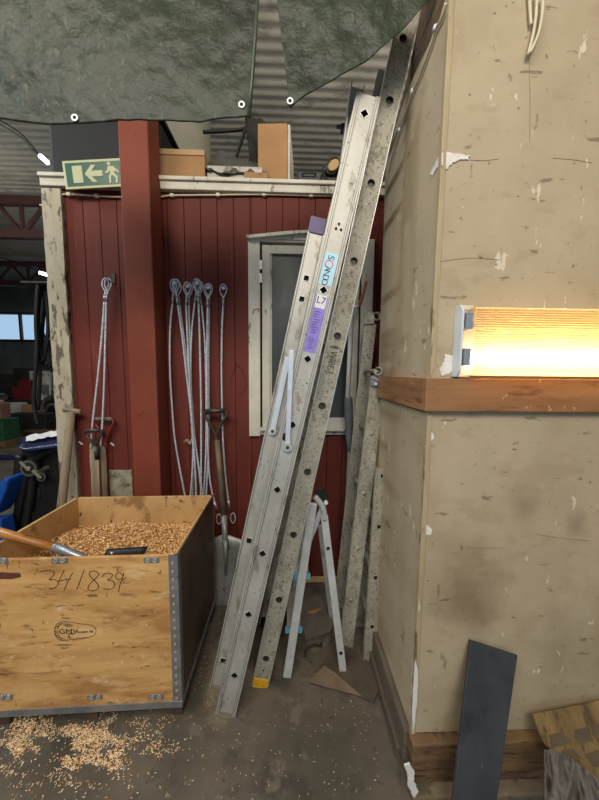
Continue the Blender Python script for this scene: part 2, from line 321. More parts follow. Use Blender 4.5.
# ---- the red shed
XL = PY(60, 330, YB).x-.02
ZT = PY(160, 186, YB).z
win = (PY(249, 330, YB).x, PY(371, 330, YB).x, PY(260, 434, YB).z, PY(262, 238, YB).z)
wx0, wx1, wz0, wz1 = win
mb = MB()
bw = .1035; x = XL
def boards(x0, x1, z0, z1, mb):
    x = XL
    while x < 2.2:
        a = max(x+.0009, x0); b = min(x+bw-.0009, x1)
        if b-a > .004:
            pts = [(a, YB+.003, z0), (a+.0025, YB, z0), (b-.0025, YB, z0), (b, YB+.003, z0), (b, YB+.03, z0), (a, YB+.03, z0)]
            mb.prism(pts, (0, 0, z1-z0))
        x += bw
boards(XL, wx0+.02, .03, ZT, mb); boards(wx0+.02, wx1-.02, .03, wz0+.02, mb); boards(wx0+.02, wx1-.02, wz1-.02, ZT, mb); boards(wx1-.02, 2.2, .03, ZT, mb)
mb.box(XL, wx0+.03, YB+.02, YB+.08, .03, ZT).box(wx1-.03, 2.2, YB+.02, YB+.08, .03, ZT).box(wx0, wx1, YB+.02, YB+.08, .03, wz0+.03).box(wx0, wx1, YB+.02, YB+.08, wz1-.03, ZT)
struct('wall_back', mb, red, 'red tongue-and-groove board wall of the shed')
mb = MB().box(XL, 2.2, 3.6, 3.66, 0, ZT).box(XL, XL+.05, YB+.08, 3.6, 0, ZT).box(2.15, 2.2, YB+.08, 3.6, 0, ZT).box(XL, 2.2, YB+.0, 3.66, ZT, ZT+.03)
struct('wall_shed_inner', mb, darkroom, 'dark inner walls and roof deck of the shed')
# pale sill strip at the floor
struct('baseboard_back', MB().box(PY(300, 580, YB).x, .62, YB-.012, YB+.03, 0, .035), sliver, 'pale timber strip at the foot of the red wall')
# white trim along the top of the wall
xt0 = PY(39, 185, YB-.04).x
mb = MB().box(xt0, .95, YB-.035, YB+.03, ZT-.035, ZT+.03).box(xt0, .95, YB-.05, YB-.01, ZT+.012, ZT+.035)
dusty = M('dusty_window_glass', (66, 72, 68), (84, 90, 86), 5, (1, 1, .4), rough=.34, bump=0, marks=(((108, 112, 106), 9, (1, 1, .4), .58, .1, .5),)); dusty.node_tree.nodes['Principled BSDF'].inputs['Transmission Weight'].default_value = .35
struct('trim_top', mb, white, 'white timber trim along the top of the red wall', bevel=.004)
# peeling corner post
a0 = PY(41, 188, YB-.03); a1 = PY(60, 188, YB-.03); b0 = PY(61, 500, YB-.03); b1 = PY(78, 500, YB-.03)
k = a0.z/(a0.z-b0.z)
f0 = a0+(b0-a0)*k; f1 = a1+(b1-a1)*k
g = []
for i in range(41):
    t = i/40; l = f0.lerp(a0, t); r = f1.lerp(a1, t)
    l = l+V((.006*mnoise.noise(V((0, 0, i*.7))), 0, 0)); r = r+V((.006*mnoise.noise(V((5, 0, i*.7))), 0, 0))
    l.z = r.z = a0.z*t
    g.append([l+V((0, .06, 0)), l, l.lerp(r, .5)+V((0, -.004, 0)), r, r+V((0, .06, 0))])
struct('trim_post', MB().sheet(g, (0, .012, 0)), postm, 'peeling white corner post of the red shed')
# red steel column
ct0 = PY(119, 125, 1.82); ct1 = PY(152, 125, 1.82); cb0 = PY(133, 495, 1.82); cb1 = PY(157, 495, 1.82)
cx0 = (ct0.x+cb0.x)/2; cx1 = (ct1.x+cb1.x)/2
struct('trim_column', MB().box(cx0, cx1, 1.82, 1.975, 0, 4.7), redcol, 'red painted column in front of the shed wall', bevel=.006)
# window
wt = thing('window_1', 'white framed window with dark glass in the red wall', 'window', ((wx0+wx1)/2, YB, wz0)); wt['kind'] = 'structure'; del wt['category']
fwid = .075
mb = MB().box(wx0, wx0+fwid, YB-.025, YB+.02, wz0-.01, wz1).box(wx1-fwid, wx1, YB-.025, YB+.02, wz0-.01, wz1).box(wx0+fwid, wx1-fwid, YB-.02, YB+.02, wz0, wz0+.035).box(wx0+fwid, wx1-fwid, YB-.02, YB+.02, wz1-.03, wz1)
obj('window_casing', mb, white, wt, bevel=.003)
ix0, ix1, iz0, iz1 = wx0+fwid+.012, wx1-fwid-.012, wz0+.05, wz1-.045
s_ = .052
mb = MB().box(ix0, ix0+s_, YB-.012, YB+.03, iz0, iz1).box(ix1-s_, ix1, YB-.012, YB+.03, iz0, iz1).box(ix0+s_, ix1-s_, YB-.012, YB+.03, iz0, iz0+s_).box(ix0+s_, ix1-s_, YB-.012, YB+.03, iz1-s_, iz1)
mb.box(ix0+s_-.004, ix0+s_+.012, YB-.002, YB+.03, iz0+s_, iz1-s_).box(ix1-s_-.012, ix1-s_+.004, YB-.002, YB+.03, iz0+s_, iz1-s_).box(ix0+s_, ix1-s_, YB-.002, YB+.03, iz0+s_, iz0+s_+.012)
obj('window_sash', mb, white, wt, bevel=.002)
obj('window_pane', MB().box(ix0+s_-.005, ix1-s_+.005, YB+.012, YB+.016, iz0+s_-.005, iz1-s_+.005), dusty, wt)
obj('window_sill', MB().box(wx0+fwid, wx1-fwid, YB-.05, YB+.01, wz0+.03, wz0+.05), white, wt, bevel=.003)
mb = MB().prism([PY(246, 235, YB-.06), PY(247, 238, YB-.06), PY(300, 233, YB-.06), PY(345, 231, YB-.06), PY(345, 228, YB-.06), PY(285, 231, YB-.06)], (0, .07, 0))
mb.prism([PY(250, 238, YB-.03), PY(340, 241, YB-.03), PY(340, 231, YB-.03), PY(285, 234, YB-.03)], (0, .03, 0))
obj('drip_board', mb, white, wt)
mb = MB()
for py in (262, 275): mb.box(wx0+fwid-.004, wx0+fwid+.016, YB-.034, YB-.01, PY(262, py+9, YB).z, PY(262, py, YB).z)
obj('hinge', mb, edge, wt, bevel=.002)
# dark inner shelf seen through the glass
tag(obj('shelf', MB().box(wx0+.1, wx1-.15, 2.55, 2.85, 1.2, 1.24).box(wx0+.1, wx0+.14, 2.55, 2.85, 0, 1.2).box(wx1-.19, wx1-.15, 2.55, 2.85, 0, 1.2), greywood), 'dim shelf inside the shed behind the window glass', 'shelf')
# pipe clipped in front of the column edge is omitted; cable on wall top
mb = MB().tube(smoothpts([PY(x, y, YB-.014) for x, y in ((40, 205), (50, 206), (57, 201), (62, 195), (70, 194.5), (97, 196), (119, 197), (158, 197), (172, 195.5), (218, 195), (264, 194.5), (311, 195.5), (336, 196))]), .0055, 8)
cb = obj('wall_cable', mb, offwhite, smooth=True); tag(cb, 'off-white cable clipped along the top of the red wall', 'cable')
for x, y in ((69, 194.5), (97, 196), (172, 195.5), (218, 195), (264, 194.5), (311, 195.5)):
    c = PY(x, y, YB-.014); obj('cable_clip', MB().box(c.x-.012, c.x+.012, c.y-.009, c.y+.012, c.z-.01, c.z+.01), offwhite, cb, bevel=.002)
# ---- right booth
tp = [PX(x, y, XW) for x, y in ((449, 5), (431, 40), (412, 80), (400, 112), (392, 140), (383, 180))]
def ztop(Y):
    return 2.57 if Y <= tp[0].y else next((a.z+(b.z-a.z)*(Y-a.y)/(b.y-a.y) for a, b in zip(tp, tp[1:]) if Y <= b.y), tp[-1].z)
print('side top', [(round(p.y, 2), round(p.z, 2)) for p in tp])
zb = .182
pts = [(XW, YC, zb)]+[(XW, YE, zb), (XW, YE, ztop(YE))]+[(XW, YC+(YE-YC)*t/8, ztop(YC+(YE-YC)*t/8)) for t in range(7, 0, -1)]+[(XW, YC, 2.62)]
mb = MB().prism(pts, (.05, 0, 0))
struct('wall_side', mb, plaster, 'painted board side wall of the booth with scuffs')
mb = MB().box(XW+.006, 2.4, YC-.014, YC+.02, zb, 3.3)
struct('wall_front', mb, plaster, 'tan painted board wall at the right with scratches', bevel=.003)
mb = MB().box(XW+.02, 2.4, YC+.03, YE, .02, 2.3)
struct('wall_booth_core', mb, plydark, 'inner framing of the booth')
mb = MB().box(XW-.004, XW+.012, YC-.018, YC+.002, zb, 3.3)
struct('trim_corner', mb, M('corner_strip_paint', (160, 142, 112), (182, 164, 130), 9, (1, 1, .3), rough=.6, marks=(((90, 76, 58), 20, (1, 1, .2), .6, .05, .8), ((226, 220, 206), 16, (1, 1, .15), .64, .04, .9))), 'worn corner strip of the booth', bevel=.002)
struct('baseboard_side', MB().box(XW-.022, XW+.02, YC+.0, YE, .0, zb-.01).box(XW-.035, XW+.0, YC+.03, YE, 0, .06), M('muddy_baseboard', (84, 74, 62), (112, 100, 86), 8, (1, .4, 3), rough=.75, bump=.3, marks=(((56, 48, 40), 10, (1, .3, 2), .56, .1, .7),)), 'muddy baseboard along the booth side wall', bevel=.003)
struct('baseboard_front', MB().box(XW-.01, 2.4, YC-.05, YC+.02, .025, zb), rough_wood, 'rough brown timber sill under the front wall', bevel=.006)
struct('trim_kerb', MB().box(XW-.02, 2.4, YC-.09, YC+.02, 0, .028), M('kerb_concrete', (104, 92, 72), (130, 116, 92), 8, rough=.85, bump=.6, bdist=.006, marks=(((62, 54, 42), 9, (1, 1, 1), .55, .1, .7),)), 'dirty concrete kerb under the booth', bevel=.006)
# orange rail around booth
z0, z1 = PY(430, 410, YC).z, PY(430, 378, YC).z
struct('trim_rail_front', MB().box(XW-.022, 2.4, YC-.036, YC-.012, z0, z1), timber, 'orange timber rail on the front wall', bevel=.002)
struct('trim_rail_side', MB().box(XW-.022, XW, YC-.012, YE, z0, z1), timber, 'orange timber rail on the side wall', bevel=.002)
# timber on top edge of side wall with cable
mb = MB(); g = []
for (xa, ya), (xb, yb_) in zip(((424, -8), (414, 45), (404, 92), (393, 135), (384, 172)), ((450, -8), (431, 45), (411, 96), (397, 139), (386, 176))):
    g.append([PX(xb, yb_, XW+.012), PX(xa, ya, XW+.012)])
mb.sheet(g, (.035, 0, 0))
struct('trim_top_timber', mb, rough_wood, 'brown timber along the top of the booth side wall')
cpts = [PX(x, y, XW-.008) for x, y in ((446, 3), (441, 20), (436, 28), (430, 48), (420, 75), (413, 91), (406, 112), (400, 130), (394, 148), (388, 172))]
sb = obj('side_cable', MB().tube(smoothpts(cpts), .0045, 8), offwhite, smooth=True); tag(sb, 'off-white cable clipped to the top of the booth side wall', 'cable')
for i in (2, 5, 7):
    c = cpts[i]; obj('cable_clip', MB().ball(c+V((-.003, 0, 0)), .007, .009, .009, 8, 6), whites, sb, smooth=True)
# dangling cables on front wall top
for k, pts in enumerate((((529, -8), (530, 10), (531, 25)), ((537, -8), (536, 15), (533, 35), (528, 55)), ((543, -8), (542, 15), (538, 35), (530, 53)))):
    o = obj('hanging_cable', MB().tube(smoothpts([PY(x, y, YC-.024-.004*k) for x, y in pts]), .0042, 8), offwhite, smooth=True)
    tag(o, ['short off-white cable end at top of the tan wall, leftmost of three', 'middle one of three off-white cables hanging on the tan wall', 'rightmost of three off-white cables hanging on the tan wall'][k], 'cable', 'cables hanging on the tan wall')
# torn patches (part of the setting)
def patch(name, pts, mat, off, lbl):
    q = []; rr = random.Random(len(lbl)); pts = [V(p) for p in pts]
    for i, p in enumerate(pts):
        n_ = pts[(i+1) % len(pts)]
        for k in range(4):
            c = p.lerp(n_, k/4); e = .0032 if k else .001
            q.append(c+(pts[1]-pts[0]).normalized()*rr.uniform(-e, e)+V((0, 0, rr.uniform(-e, e))))
    pts = q
    tag(obj(name, MB().prism(pts, off), mat), lbl, None, kind='structure')
yp = YC-.0145
patch('trim_torn_patch', [PY(x, y, yp) for x, y in ((444, 153), (455, 154), (470, 156), (468, 160), (458, 161), (451, 165), (446, 170), (444, 162))], torn, (0, -.003, 0), 'white torn paint patch on the wall corner')
patch('trim_torn_patch', [PX(x, y, XW-.0002) for x, y in ((443, 153), (443, 165), (438, 167), (434, 175), (431, 174), (437, 161))], torn, (-.003, 0, 0), 'white torn paint patch on the side of the wall corner')
patch('trim_torn_patch', [PY(x, y, yp) for x, y in ((445, 354), (452, 356), (460, 353), (460, 369), (450, 372), (441, 376), (439, 370), (444, 362))], torn, (0, -.003, 0), 'white torn paint patch left of the lamp')
patch('trim_torn_patch', [PY(x, y, yp) for x, y in ((427, 434), (432, 432), (434, 438), (429, 443))], torn, (0, -.003, 0), 'small white chip below the orange rail')
patch('trim_torn_patch', [PY(x, y, yp) for x, y in ((422, 523), (427, 525), (432, 529), (431, 534), (425, 535), (423, 529))], torn, (0, -.003, 0), 'small white chip halfway down the wall corner')
patch('trim_torn_patch', [PY(x, y, YC-.0185) for x, y in ((415, 660), (418, 670), (417, 700), (415, 720), (413, 735), (412, 715), (413, 690))], torn, (0, -.002, 0), 'white chipped edge low on the wall corner')
patch('trim_torn_patch', [PY(x, y, YC-.095) for x, y in ((404, 764), (409, 762), (414, 772), (414, 782), (418, 790), (414, 796), (408, 786), (407, 776))], torn, (0, -.004, 0), 'white crusty plaster at the foot of the wall corner')
# pencil seams and hairlines on the front wall
for pts in (((529, 58), (530, 100), (529.5, 140)), ((470, 160), (485, 160.5), (498, 159)), ((553, 158), (575, 160), (592, 163)), ((438, 262), (470, 258), (500, 260)), ((466, 547), (480, 548), (502, 548)), ((536, 534), (560, 538), (590, 541))):
    side = False
    q = [(PX(x, y, XW-.0005) if side else PY(x, y, yp)) for x, y in pts]
    if side: continue
    tag(obj('trim_scratch', MB().tube(smoothpts(q), .0006, 5), (bpy.data.materials.get('scratch_brown') or M('scratch_brown', (122, 104, 78), None, bump=0))), 'thin scratch on the tan wall', None, kind='structure')
# ================================================================== WALL LAMP
lx0, lx1 = PY(463, 340, .90).x, PY(463, 340, .90).x+1.25
lz0, lz1 = PY(463, 377, .90).z, PY(463, 303, .90).z
lt = thing('wall_lamp', 'lit fluorescent wall lamp under a ribbed cover on the tan wall', 'lamp', ((lx0+lx1)/2, YC-.02, lz0))
obj('backplate', MB().box(lx0+.012, lx1-.012, YC-.03, YC-.014, lz0+.005, lz1-.005), creamp, lt)
lec = M('lamp_end_cap', (196, 204, 210), (214, 220, 224), 10, rough=.45); lhg = M('lamp_holder_grey', (128, 136, 146), None, rough=.5)
for x in (lx0, lx1-.006):
    obj('end_cap', MB().prism([(x, YC-.014, lz0), (x, .925, lz0), (x, .910, lz0+.02), (x, .910, lz1-.02), (x, .925, lz1), (x, YC-.014, lz1)], (.006, 0, 0)), lec, lt, bevel=.001)
for zc in (lz0+.062, lz0+.170): obj('lamp_holder', MB().box(lx0+.010, lx0+.030, .902, .955, zc-.026, zc+.026), lhg, lt, bevel=.003)
obj('end_rim', MB().box(lx0+.004, lx0+.044, .93, YC-.014, lz0, lz0+.012), creamp, lt); obj('end_rim', MB().box(lx0+.004, lx0+.044, .93, YC-.014, lz1-.012, lz1), creamp, lt)
# ribbed translucent cover: corrugated shell
cov = []; nr = 60
za, zb_ = lz0+.004, lz1-.004
for i in range(nr+1):
    t = i/nr; z = za+(zb_-za)*t
    e = min(t, 1-t); y = .897+.05*max(0, 1-e/.05)**2
    y += (.0016 if i % 2 else -.0016)
    cov.append([(lx0+.034, y, z), (lx1-.034, y, z)])
cm = bpy.data.materials.new('ribbed_amber_cover'); cm.use_nodes = True; nt = cm.node_tree; nt.nodes.clear()
out = nt.nodes.new('ShaderNodeOutputMaterial'); mx = nt.nodes.new('ShaderNodeMixShader'); tr = nt.nodes.new('ShaderNodeBsdfTransparent'); tl = nt.nodes.new('ShaderNodeBsdfTranslucent'); gs = nt.nodes.new('ShaderNodeBsdfGlossy'); df = nt.nodes.new('ShaderNodeBsdfDiffuse')
mx2 = nt.nodes.new('ShaderNodeMixShader'); mx3 = nt.nodes.new('ShaderNodeMixShader')
tr.inputs[0].default_value = (1, .90, .70, 1); tl.inputs[0].default_value = (1, .86, .62, 1); df.inputs[0].default_value = (.90, .72, .47, 1); gs.inputs[0].default_value = (1, .97, .9, 1); gs.inputs['Roughness'].default_value = .25
mx.inputs[0].default_value = .42; mx2.inputs[0].default_value = .06; mx3.inputs[0].default_value = .45
nt.links.new(tl.outputs[0], mx3.inputs[1]); nt.links.new(df.outputs[0], mx3.inputs[2])
nt.links.new(mx3.outputs[0], mx.inputs[1]); nt.links.new(tr.outputs[0], mx.inputs[2]); nt.links.new(mx.outputs[0], mx2.inputs[1]); nt.links.new(gs.outputs[0], mx2.inputs[2]); nt.links.new(mx2.outputs[0], out.inputs[0])
obj('ribbed_cover', MB().sheet(cov, (0, .0012, 0)), cm, lt)
zt_ = lz0+.062
obj('fluorescent_tube', MB().tube([(lx0+.04, .94, zt_), (lx1-.04, .94, zt_)], .019, 14), emis('lit_tube', (255, 238, 206), 27.0), lt, smooth=True)
obj('unlit_tube', MB().tube([(lx0+.04, .94, lz0+.158), (lx1-.04, .94, lz0+.158)], .013, 14), creamp, lt, smooth=True)
# ================================================================== TARPAULINS
def tdy(p, seed): return .03*mnoise.noise(V((p.x*1.4+seed, p.z*.8, 0)))+.005*mnoise.noise(V((p.x*7+seed, p.z*6+p.x*4, 3)))+.0035*mnoise.noise(V((p.x*24, p.z*20, seed)))
def tarp(left, right, bot, name, lbl, seed, holes):
    # left/right: x(px) at given t rows; grid between
    nx, nz = 150, 90; g = []
    for j in range(nz+1):
        t = j/nz; row = []
        for i in range(nx+1):
            s = i/nx
            x, y = bot(s, t)
            p = PY(x, y, 1.08)
            dy = .03*mnoise.noise(V((p.x*1.4+seed, p.z*.8, 0)))+.005*mnoise.noise(V((p.x*7+seed, p.z*6+p.x*4, 3)))+.0035*mnoise.noise(V((p.x*24, p.z*20, seed)))
            row.append(p+V((0, dy, 0)))
        g.append(row)
    o = obj(name, MB().sheet(g, (0, .003, 0)), tarpm, smooth=True); tag(o, lbl, 'tarpaulin', 'green tarpaulins hanging overhead')
    for (x, y) in holes:
        c = PY(x, y, 1.08); c.y += tdy(c, seed)-.004; n = 20
        ou = [c+V((.011*math.cos(2*math.pi*k/n), 0, .011*math.sin(2*math.pi*k/n))) for k in range(n)]
        inn = [c+V((.0058*math.cos(2*math.pi*k/n), 0, .0058*math.sin(2*math.pi*k/n))) for k in range(n)]
        e = obj('eyelet', MB().ring(ou, inn, (0, .010, 0)), galv, o); obj('eyelet_hole', MB().tube([c+V((0, .002, 0)), c+V((0, .010, 0))], .0060, 14), holem, e)
    return o
def interp(pts, s):
    for a, b in zip(pts, pts[1:]):
        if s <= b[0]: t = (s-a[0])/(b[0]-a[0]); return a[1]+(b[1]-a[1])*t
    return pts[-1][1]
bl = [(-80, 116), (0, 117), (15, 119), (50, 123), (75, 123), (115, 121), (140, 121), (165, 122), (200, 124), (212, 121), (225, 119.5), (249, 118)]
def f1(s, t):
    xb = -80+329*s; xt = -80+340*s; yb = interp(bl, xb); y = -45+(yb+45)*t; return xt+(xb-xt)*t, y
T1 = tarp(0, 0, f1, 'tarpaulin', 'large dark green tarpaulin hanging across the upper left', 1.3, [(75, 118), (242, 107)])
br = [(290, 106), (305, 95), (320, 86), (345, 73), (365, 62), (385, 46), (405, 28), (425, 6), (440, -12)]
def f2(s, t):
    xb = 290+150*s; yb = interp(br, xb); xt = 270+185*s; return xt+(xb-xt)*t, -60+(yb+60)*t
T2 = tarp(0, 0, f2, 'tarpaulin', 'smaller green tarpaulin with a slanting hem hanging top centre', 7.7, [(290, 100)])
obj('hem', MB().tube([PY(258, -10, 1.05), PY(255, 40, 1.05), PY(252, 80, 1.055), PY(249, 117, 1.055)], .006, 8), tarpedge, T1, smooth=True)
# ================================================================== THINGS ON THE SHED ROOF
ZR = ZT+.03
c0 = PY(51, 178, 2.1); c1 = PY(157, 150, 2.2)
tb = MB().prism([(c0.x, 2.1, ZR+.005), (c1.x+.05, 2.1, ZR+.005), (c1.x+.07, 2.1, ZR+.42), (c0.x-.0, 2.1, ZR+.42)], (0, .5, 0))
t_ = obj('storage_tub', tb, blackr, bevel=.02); tag(t_, 'big matt black tub on the shed roof behind the exit sign', 'tub')
obj('rim', MB().box(c0.x-.02, c1.x+.09, 2.08, 2.62, ZR+.42, ZR+.45), blackr, t_, bevel=.008)
# cardboard box low
def cbox(x0, x1, ytop, Yf, dep, label, mat=card, nm='cardboard_box', zb0=None):
    a = PY(x0, 178, Yf); b = PY(x1, 178, Yf); zt = PY((x0+x1)/2, ytop, Yf).z; z = ZR if zb0 is None else zb0
    o = obj(nm, MB().box(a.x, b.x, Yf, Yf+dep, z+.002, zt), mat, bevel=.004); tag(o, label, 'box')
    return o, a, b, zt
o, a, b, zt = cbox(155, 205, 150, 2.06, .25, 'low brown cardboard box on the shed roof beside the red column')
obj('flap', MB().box(a.x, b.x, 2.055, 2.06, zt-.03, zt+.002), M('cardboard_tape', (172, 136, 92), None, rough=.5), o)
# grey-beige tub behind
mb = MB(); c = PY(182, 150, 2.95); zt = PY(182, 100, 2.95).z
mb.tube([(c.x, 2.95, ZR+.03), (c.x, 2.95, ZR+.06), (c.x, 2.95, zt-.05), (c.x, 2.95, zt)], [.24, .255, .255, .24], 28)
o = obj('plastic_drum', mb, tankm, smooth=True); tag(o, 'beige drum lying behind the low cardboard box on the shed roof', 'drum')
obj('rim', MB().tube([(c.x, 2.95, ZR), (c.x, 2.95, ZR+.035)], .265, 28), blackr, o)
# white carton with grey film on it
o, a, b, zt = cbox(207, 262, 166, 2.08, .22, 'flat white carton under crumpled grey film on the shed roof', whiteb, 'carton')
o2, a, b, zt = cbox(244, 268, 172, 2.055, .03, 'small brown card piece in front of the white carton on the roof', card, 'card_strip')
g = []
for i in range(16):
    row = []
    for j in range(14):
        s = i/15; t = j/13
        x = 204+64*s; top = 150+22*s if s > .35 else 166-46*s*(1 if s < .3 else 1)
        top = interp([(0, 163), (.28, 149), (.5, 158), (.8, 163), (1, 168)], s); bt = interp([(0, 168), (.3, 174), (.6, 172), (1, 176)], s)
        p = PY(x, bt+(top-bt)*t, 2.06+.14*t); row.append(p+V((0, .02*mnoise.noise(V((i*.5, j*.5, 2))), .012*mnoise.noise(V((i*.7, j*.6, 9))))))
    g.append(row)
tag(obj('plastic_bag', MB().sheet(g, (0, .004, .003)), greyp, smooth=True), 'crumpled grey plastic film lying over the white carton', 'plastic bag')
# black office chair-like clutter
a = PY(200, 175, 2.35); b = PY(262, 175, 2.35)
mb = MB().box(a.x, b.x, 2.3, 2.62, ZR+.06, ZR+.1); 
ch = thing('folded_chair', 'black tubular chair lying on the shed roof behind the grey film', 'chair', ((a.x+b.x)/2, 2.4, ZR))
obj('seat', MB().box(a.x+.0, b.x, 2.35, 2.6, ZR+.10, ZR+.16), blackr, ch, bevel=.02)
obj('backrest', MB().box(a.x+.02, b.x+.02, 2.56, 2.62, ZR+.16, ZR+.42), blackr, ch, bevel=.02)
for q in (((203, 132), (225, 131), (246, 128), (252, 118), (248, 124)), ((246, 128), (240, 145), (232, 170)), ((250, 120), (256, 140), (262, 165))):
    obj('frame_tube', MB().tube(smoothpts([PY(x, y, 2.34) for x, y in q]), .012, 8), blackr, ch, smooth=True)
for xx in (a.x+.03, b.x-.03):
    obj('leg', MB().tube([(xx, 2.38, ZR+.001), (xx, 2.38, ZR+.12)], .012, 8), blackr, ch); obj('leg', MB().tube([(xx, 2.57, ZR+.001), (xx, 2.57, ZR+.12)], .012, 8), blackr, ch)
# dark cloth bundle
mb = MB()
for k in range(7): mb.ball(PY(256+R.uniform(-6, 8), 135+R.uniform(-10, 35), 2.3)+V((0, 0, 0)), .05, .05, .05, 10, 7)
mb = MB(); g = []
for i in range(14):
    row = []
    for j in range(12):
        s = i/13; t = j/11; x = interp([(0, 247), (.5, 256), (1, 278)], s)+2*math.sin(t*5); top = interp([(0, 116), (.3, 112), (1, 128)], s); y = 176+(top-176)*t
        row.append(PY(x, y, 2.26)+V((0, .05*mnoise.noise(V((i*.6, j*.5, 4))), 0)))
    g.append(row)
tag(obj('dark_cloth', MB().sheet(g, (0, .02, 0)), M('dark_cloth', (26, 24, 22), (38, 34, 31), 10, rough=.9, bump=.5), smooth=True), 'dark cloth bundle standing left of the tall cardboard sheet', 'cloth')
# tall cardboard + white panel box
a = PY(258, 178, 2.14); b = PY(287, 178, 2.14); zt = PY(285, 123, 2.14).z
tag(obj('cardboard_sheet', MB().prism([(a.x, 2.14, ZR+.002), (b.x, 2.14, ZR+.002), (b.x, 2.14, zt), (a.x, 2.14, zt-.01)], (0, .02, 0)), card, bevel=.002), 'tall brown cardboard sheet upright on the shed roof', 'cardboard')
c = PY(300, 178, 2.5)
zt2 = PY(301, 148, 2.5).z
tag(obj('timber_board', MB().prism([(b.x+.004, 2.145, ZR+.002), (b.x+.004, 2.145, zt-.005), (b.x+.03, 2.5, zt-.03), (b.x+.03, 2.5, ZR+.002)], (.015, 0, 0)), whiteb), 'white painted board edge-on beside the tall cardboard sheet', 'board')
# black bowl like thing & boot
a = PY(297, 178, 2.12); b = PY(322, 178, 2.12)
mb = MB().box(a.x, b.x, 2.1, 2.3, ZR+.002, PY(300, 172, 2.12).z)
o = obj('tool_case', mb, black, bevel=.012); tag(o, 'small black case on the shed roof left of the shoe', 'case')
obj('handle', MB().tube(smoothpts([PY(303, 175, 2.095), PY(303, 173.5, 2.08), PY(315, 173.5, 2.08), PY(315, 175, 2.095)]), .004, 8), blackr, o, smooth=True)
# shoe: lofted body lying on roof edge
bt = thing('work_shoe', 'black work shoe with tan lining on the shed roof edge', 'shoe', PY(333, 178, 2.0)+V((0, 0, -.01)))
secs = []
path = [(322, 170, .012, .018), (325, 170, .03, .035), (330, 170, .042, .045), (336, 169, .05, .052), (342, 168, .05, .055), (347, 168, .04, .045), (350, 168, .015, .02)]
vs = []; fs = []; n = 16
for i, (x, y, ry, rz) in enumerate(path):
    c = PY(x, y, 2.06)
    for j in range(n): an = 2*math.pi*j/n; vs.append(c+V((0, ry*math.cos(an), max(rz*math.sin(an), -.04))))
for i in range(len(path)-1):
    for j in range(n): fs.append((i*n+j, i*n+(j+1) % n, (i+1)*n+(j+1) % n, (i+1)*n+j))
fs += [tuple(range(n)), tuple((len(path)-1)*n+j for j in range(n))]
obj('upper', MB().add(vs, fs), M('black_leather', (34, 33, 32), (48, 46, 44), 20, rough=.5), bt, smooth=True, subsurf=1)
c = PY(333.5, 165, 2.010)
g = [c+V((.040*math.cos(a_), -.004, .040*math.sin(a_)+.012*math.cos(a_))) for a_ in [2*math.pi*k/20 for k in range(20)]]
obj('lining', MB().prism(g, (0, .03, 0)), leath, bt)
obj('collar', MB().tube([p+V((0, -.002, 0)) for p in g], .006, 8, closed=True), black, bt, smooth=True)
obj('sole', MB().tube(smoothpts([PY(323, 172, 2.03), PY(326, 179, 2.0), PY(334, 181.5, 2.0), PY(345, 181, 2.0)]), .008, 8), blackr, bt, smooth=True)
# ================================================================== EXIT SIGN
YS = 1.925
sA, sB, sC, sD = PY(64, 161, YS), PY(119, 158, YS), PY(64.5, 189.5, YS), PY(119, 190, YS)
sr = (sB-sA).normalized(); L_ = (sB-sA).length*1.42; su = V((0, 0, 1)); su = (su-sr*su.dot(sr)).normalized(); H_ = abs((sA-sC).z)
so = V((sA.x, YS, sC.z))
es = thing('exit_sign', 'green and cream exit sign with arrow pointing left', 'sign', so+sr*L_/2)
obj('frame', MB().boxax(so, sr*L_, su*H_, (0, .012, 0)), gl, es, bevel=.002)
def srect(u0_, v0_, u1_, v1_, dy): return MB().boxax(so+sr*u0_+su*v0_+V((0, -dy, 0)), sr*(u1_-u0_), su*(v1_-v0_), (0, dy, 0))
bo = H_*.09
obj('green_field', srect(bo, bo, L_-bo, H_-bo, .0012), signg, es)
U = H_
obj('door_symbol', srect(.34*U, .2*U, .70*U, .80*U, .0022), gl, es)
def spoly(name, pts): obj(name, MB().prism([so+sr*(u*U)+su*(v*U)+V((0, -.0026, 0)) for u, v in pts], (0, .002, 0)), gl, es)
spoly('arrow_symbol', [(.78, .5), (1.05, .80), (1.22, .80), (1.04, .60), (1.44, .60), (1.44, .40), (1.04, .40), (1.22, .20), (1.05, .20)])
hd = [(1.70+.065*math.cos(k*math.pi/8), .82+.065*math.sin(k*math.pi/8)) for k in range(16)]
spoly('running_figure', hd)
spoly('running_figure', [(1.70, .74), (1.86, .72), (1.98, .60), (2.06, .52), (2.02, .48), (1.92, .56), (1.86, .50), (1.98, .36), (1.96, .14), (1.89, .14), (1.90, .32), (1.78, .42), (1.74, .34), (1.72, .14), (1.65, .14), (1.66, .38), (1.74, .52), (1.70, .58), (1.66, .50), (1.54, .50), (1.54, .56), (1.62, .57), (1.64, .68)])
# ================================================================== WALL DETAILS
a = PY(109, 470, YB-.004); b = PY(133, 498, YB-.004)
o = tag(obj('metal_plate', MB().box(a.x, b.x, YB-.005, YB-.001, b.z, a.z), M('scratched_zinc_plate', (142, 138, 120), (186, 182, 160), 18, rough=.45, metal=.2, marks=(((84, 76, 62), 14, (1, 1, 1), .56, .08, .7),))), 'scratched pale metal plate on red wall left of the column', 'plate')
for x, y, s_ in ((111, 472, 0), (131, 472, 0)): c = PY(x, y, YB-.005); obj('screw', MB().tube([c, c+V((0, -.002, 0))], .004, 8), drk, o)
for x, y, l in ((81, 443, 'white wall anchor on red wall left of the black spade handle'), (112.5, 444, 'white wall anchor on red wall right of the red spade handle')):
    c = PY(x, y, YB-.003); tag(obj('wall_anchor', MB().bar(c+V((-.012, -.001, .01)), c+V((.012, -.001, -.012)), .01, .008, (0, 1, 0)), whites, bevel=.002), l, 'anchor', 'wall anchors')
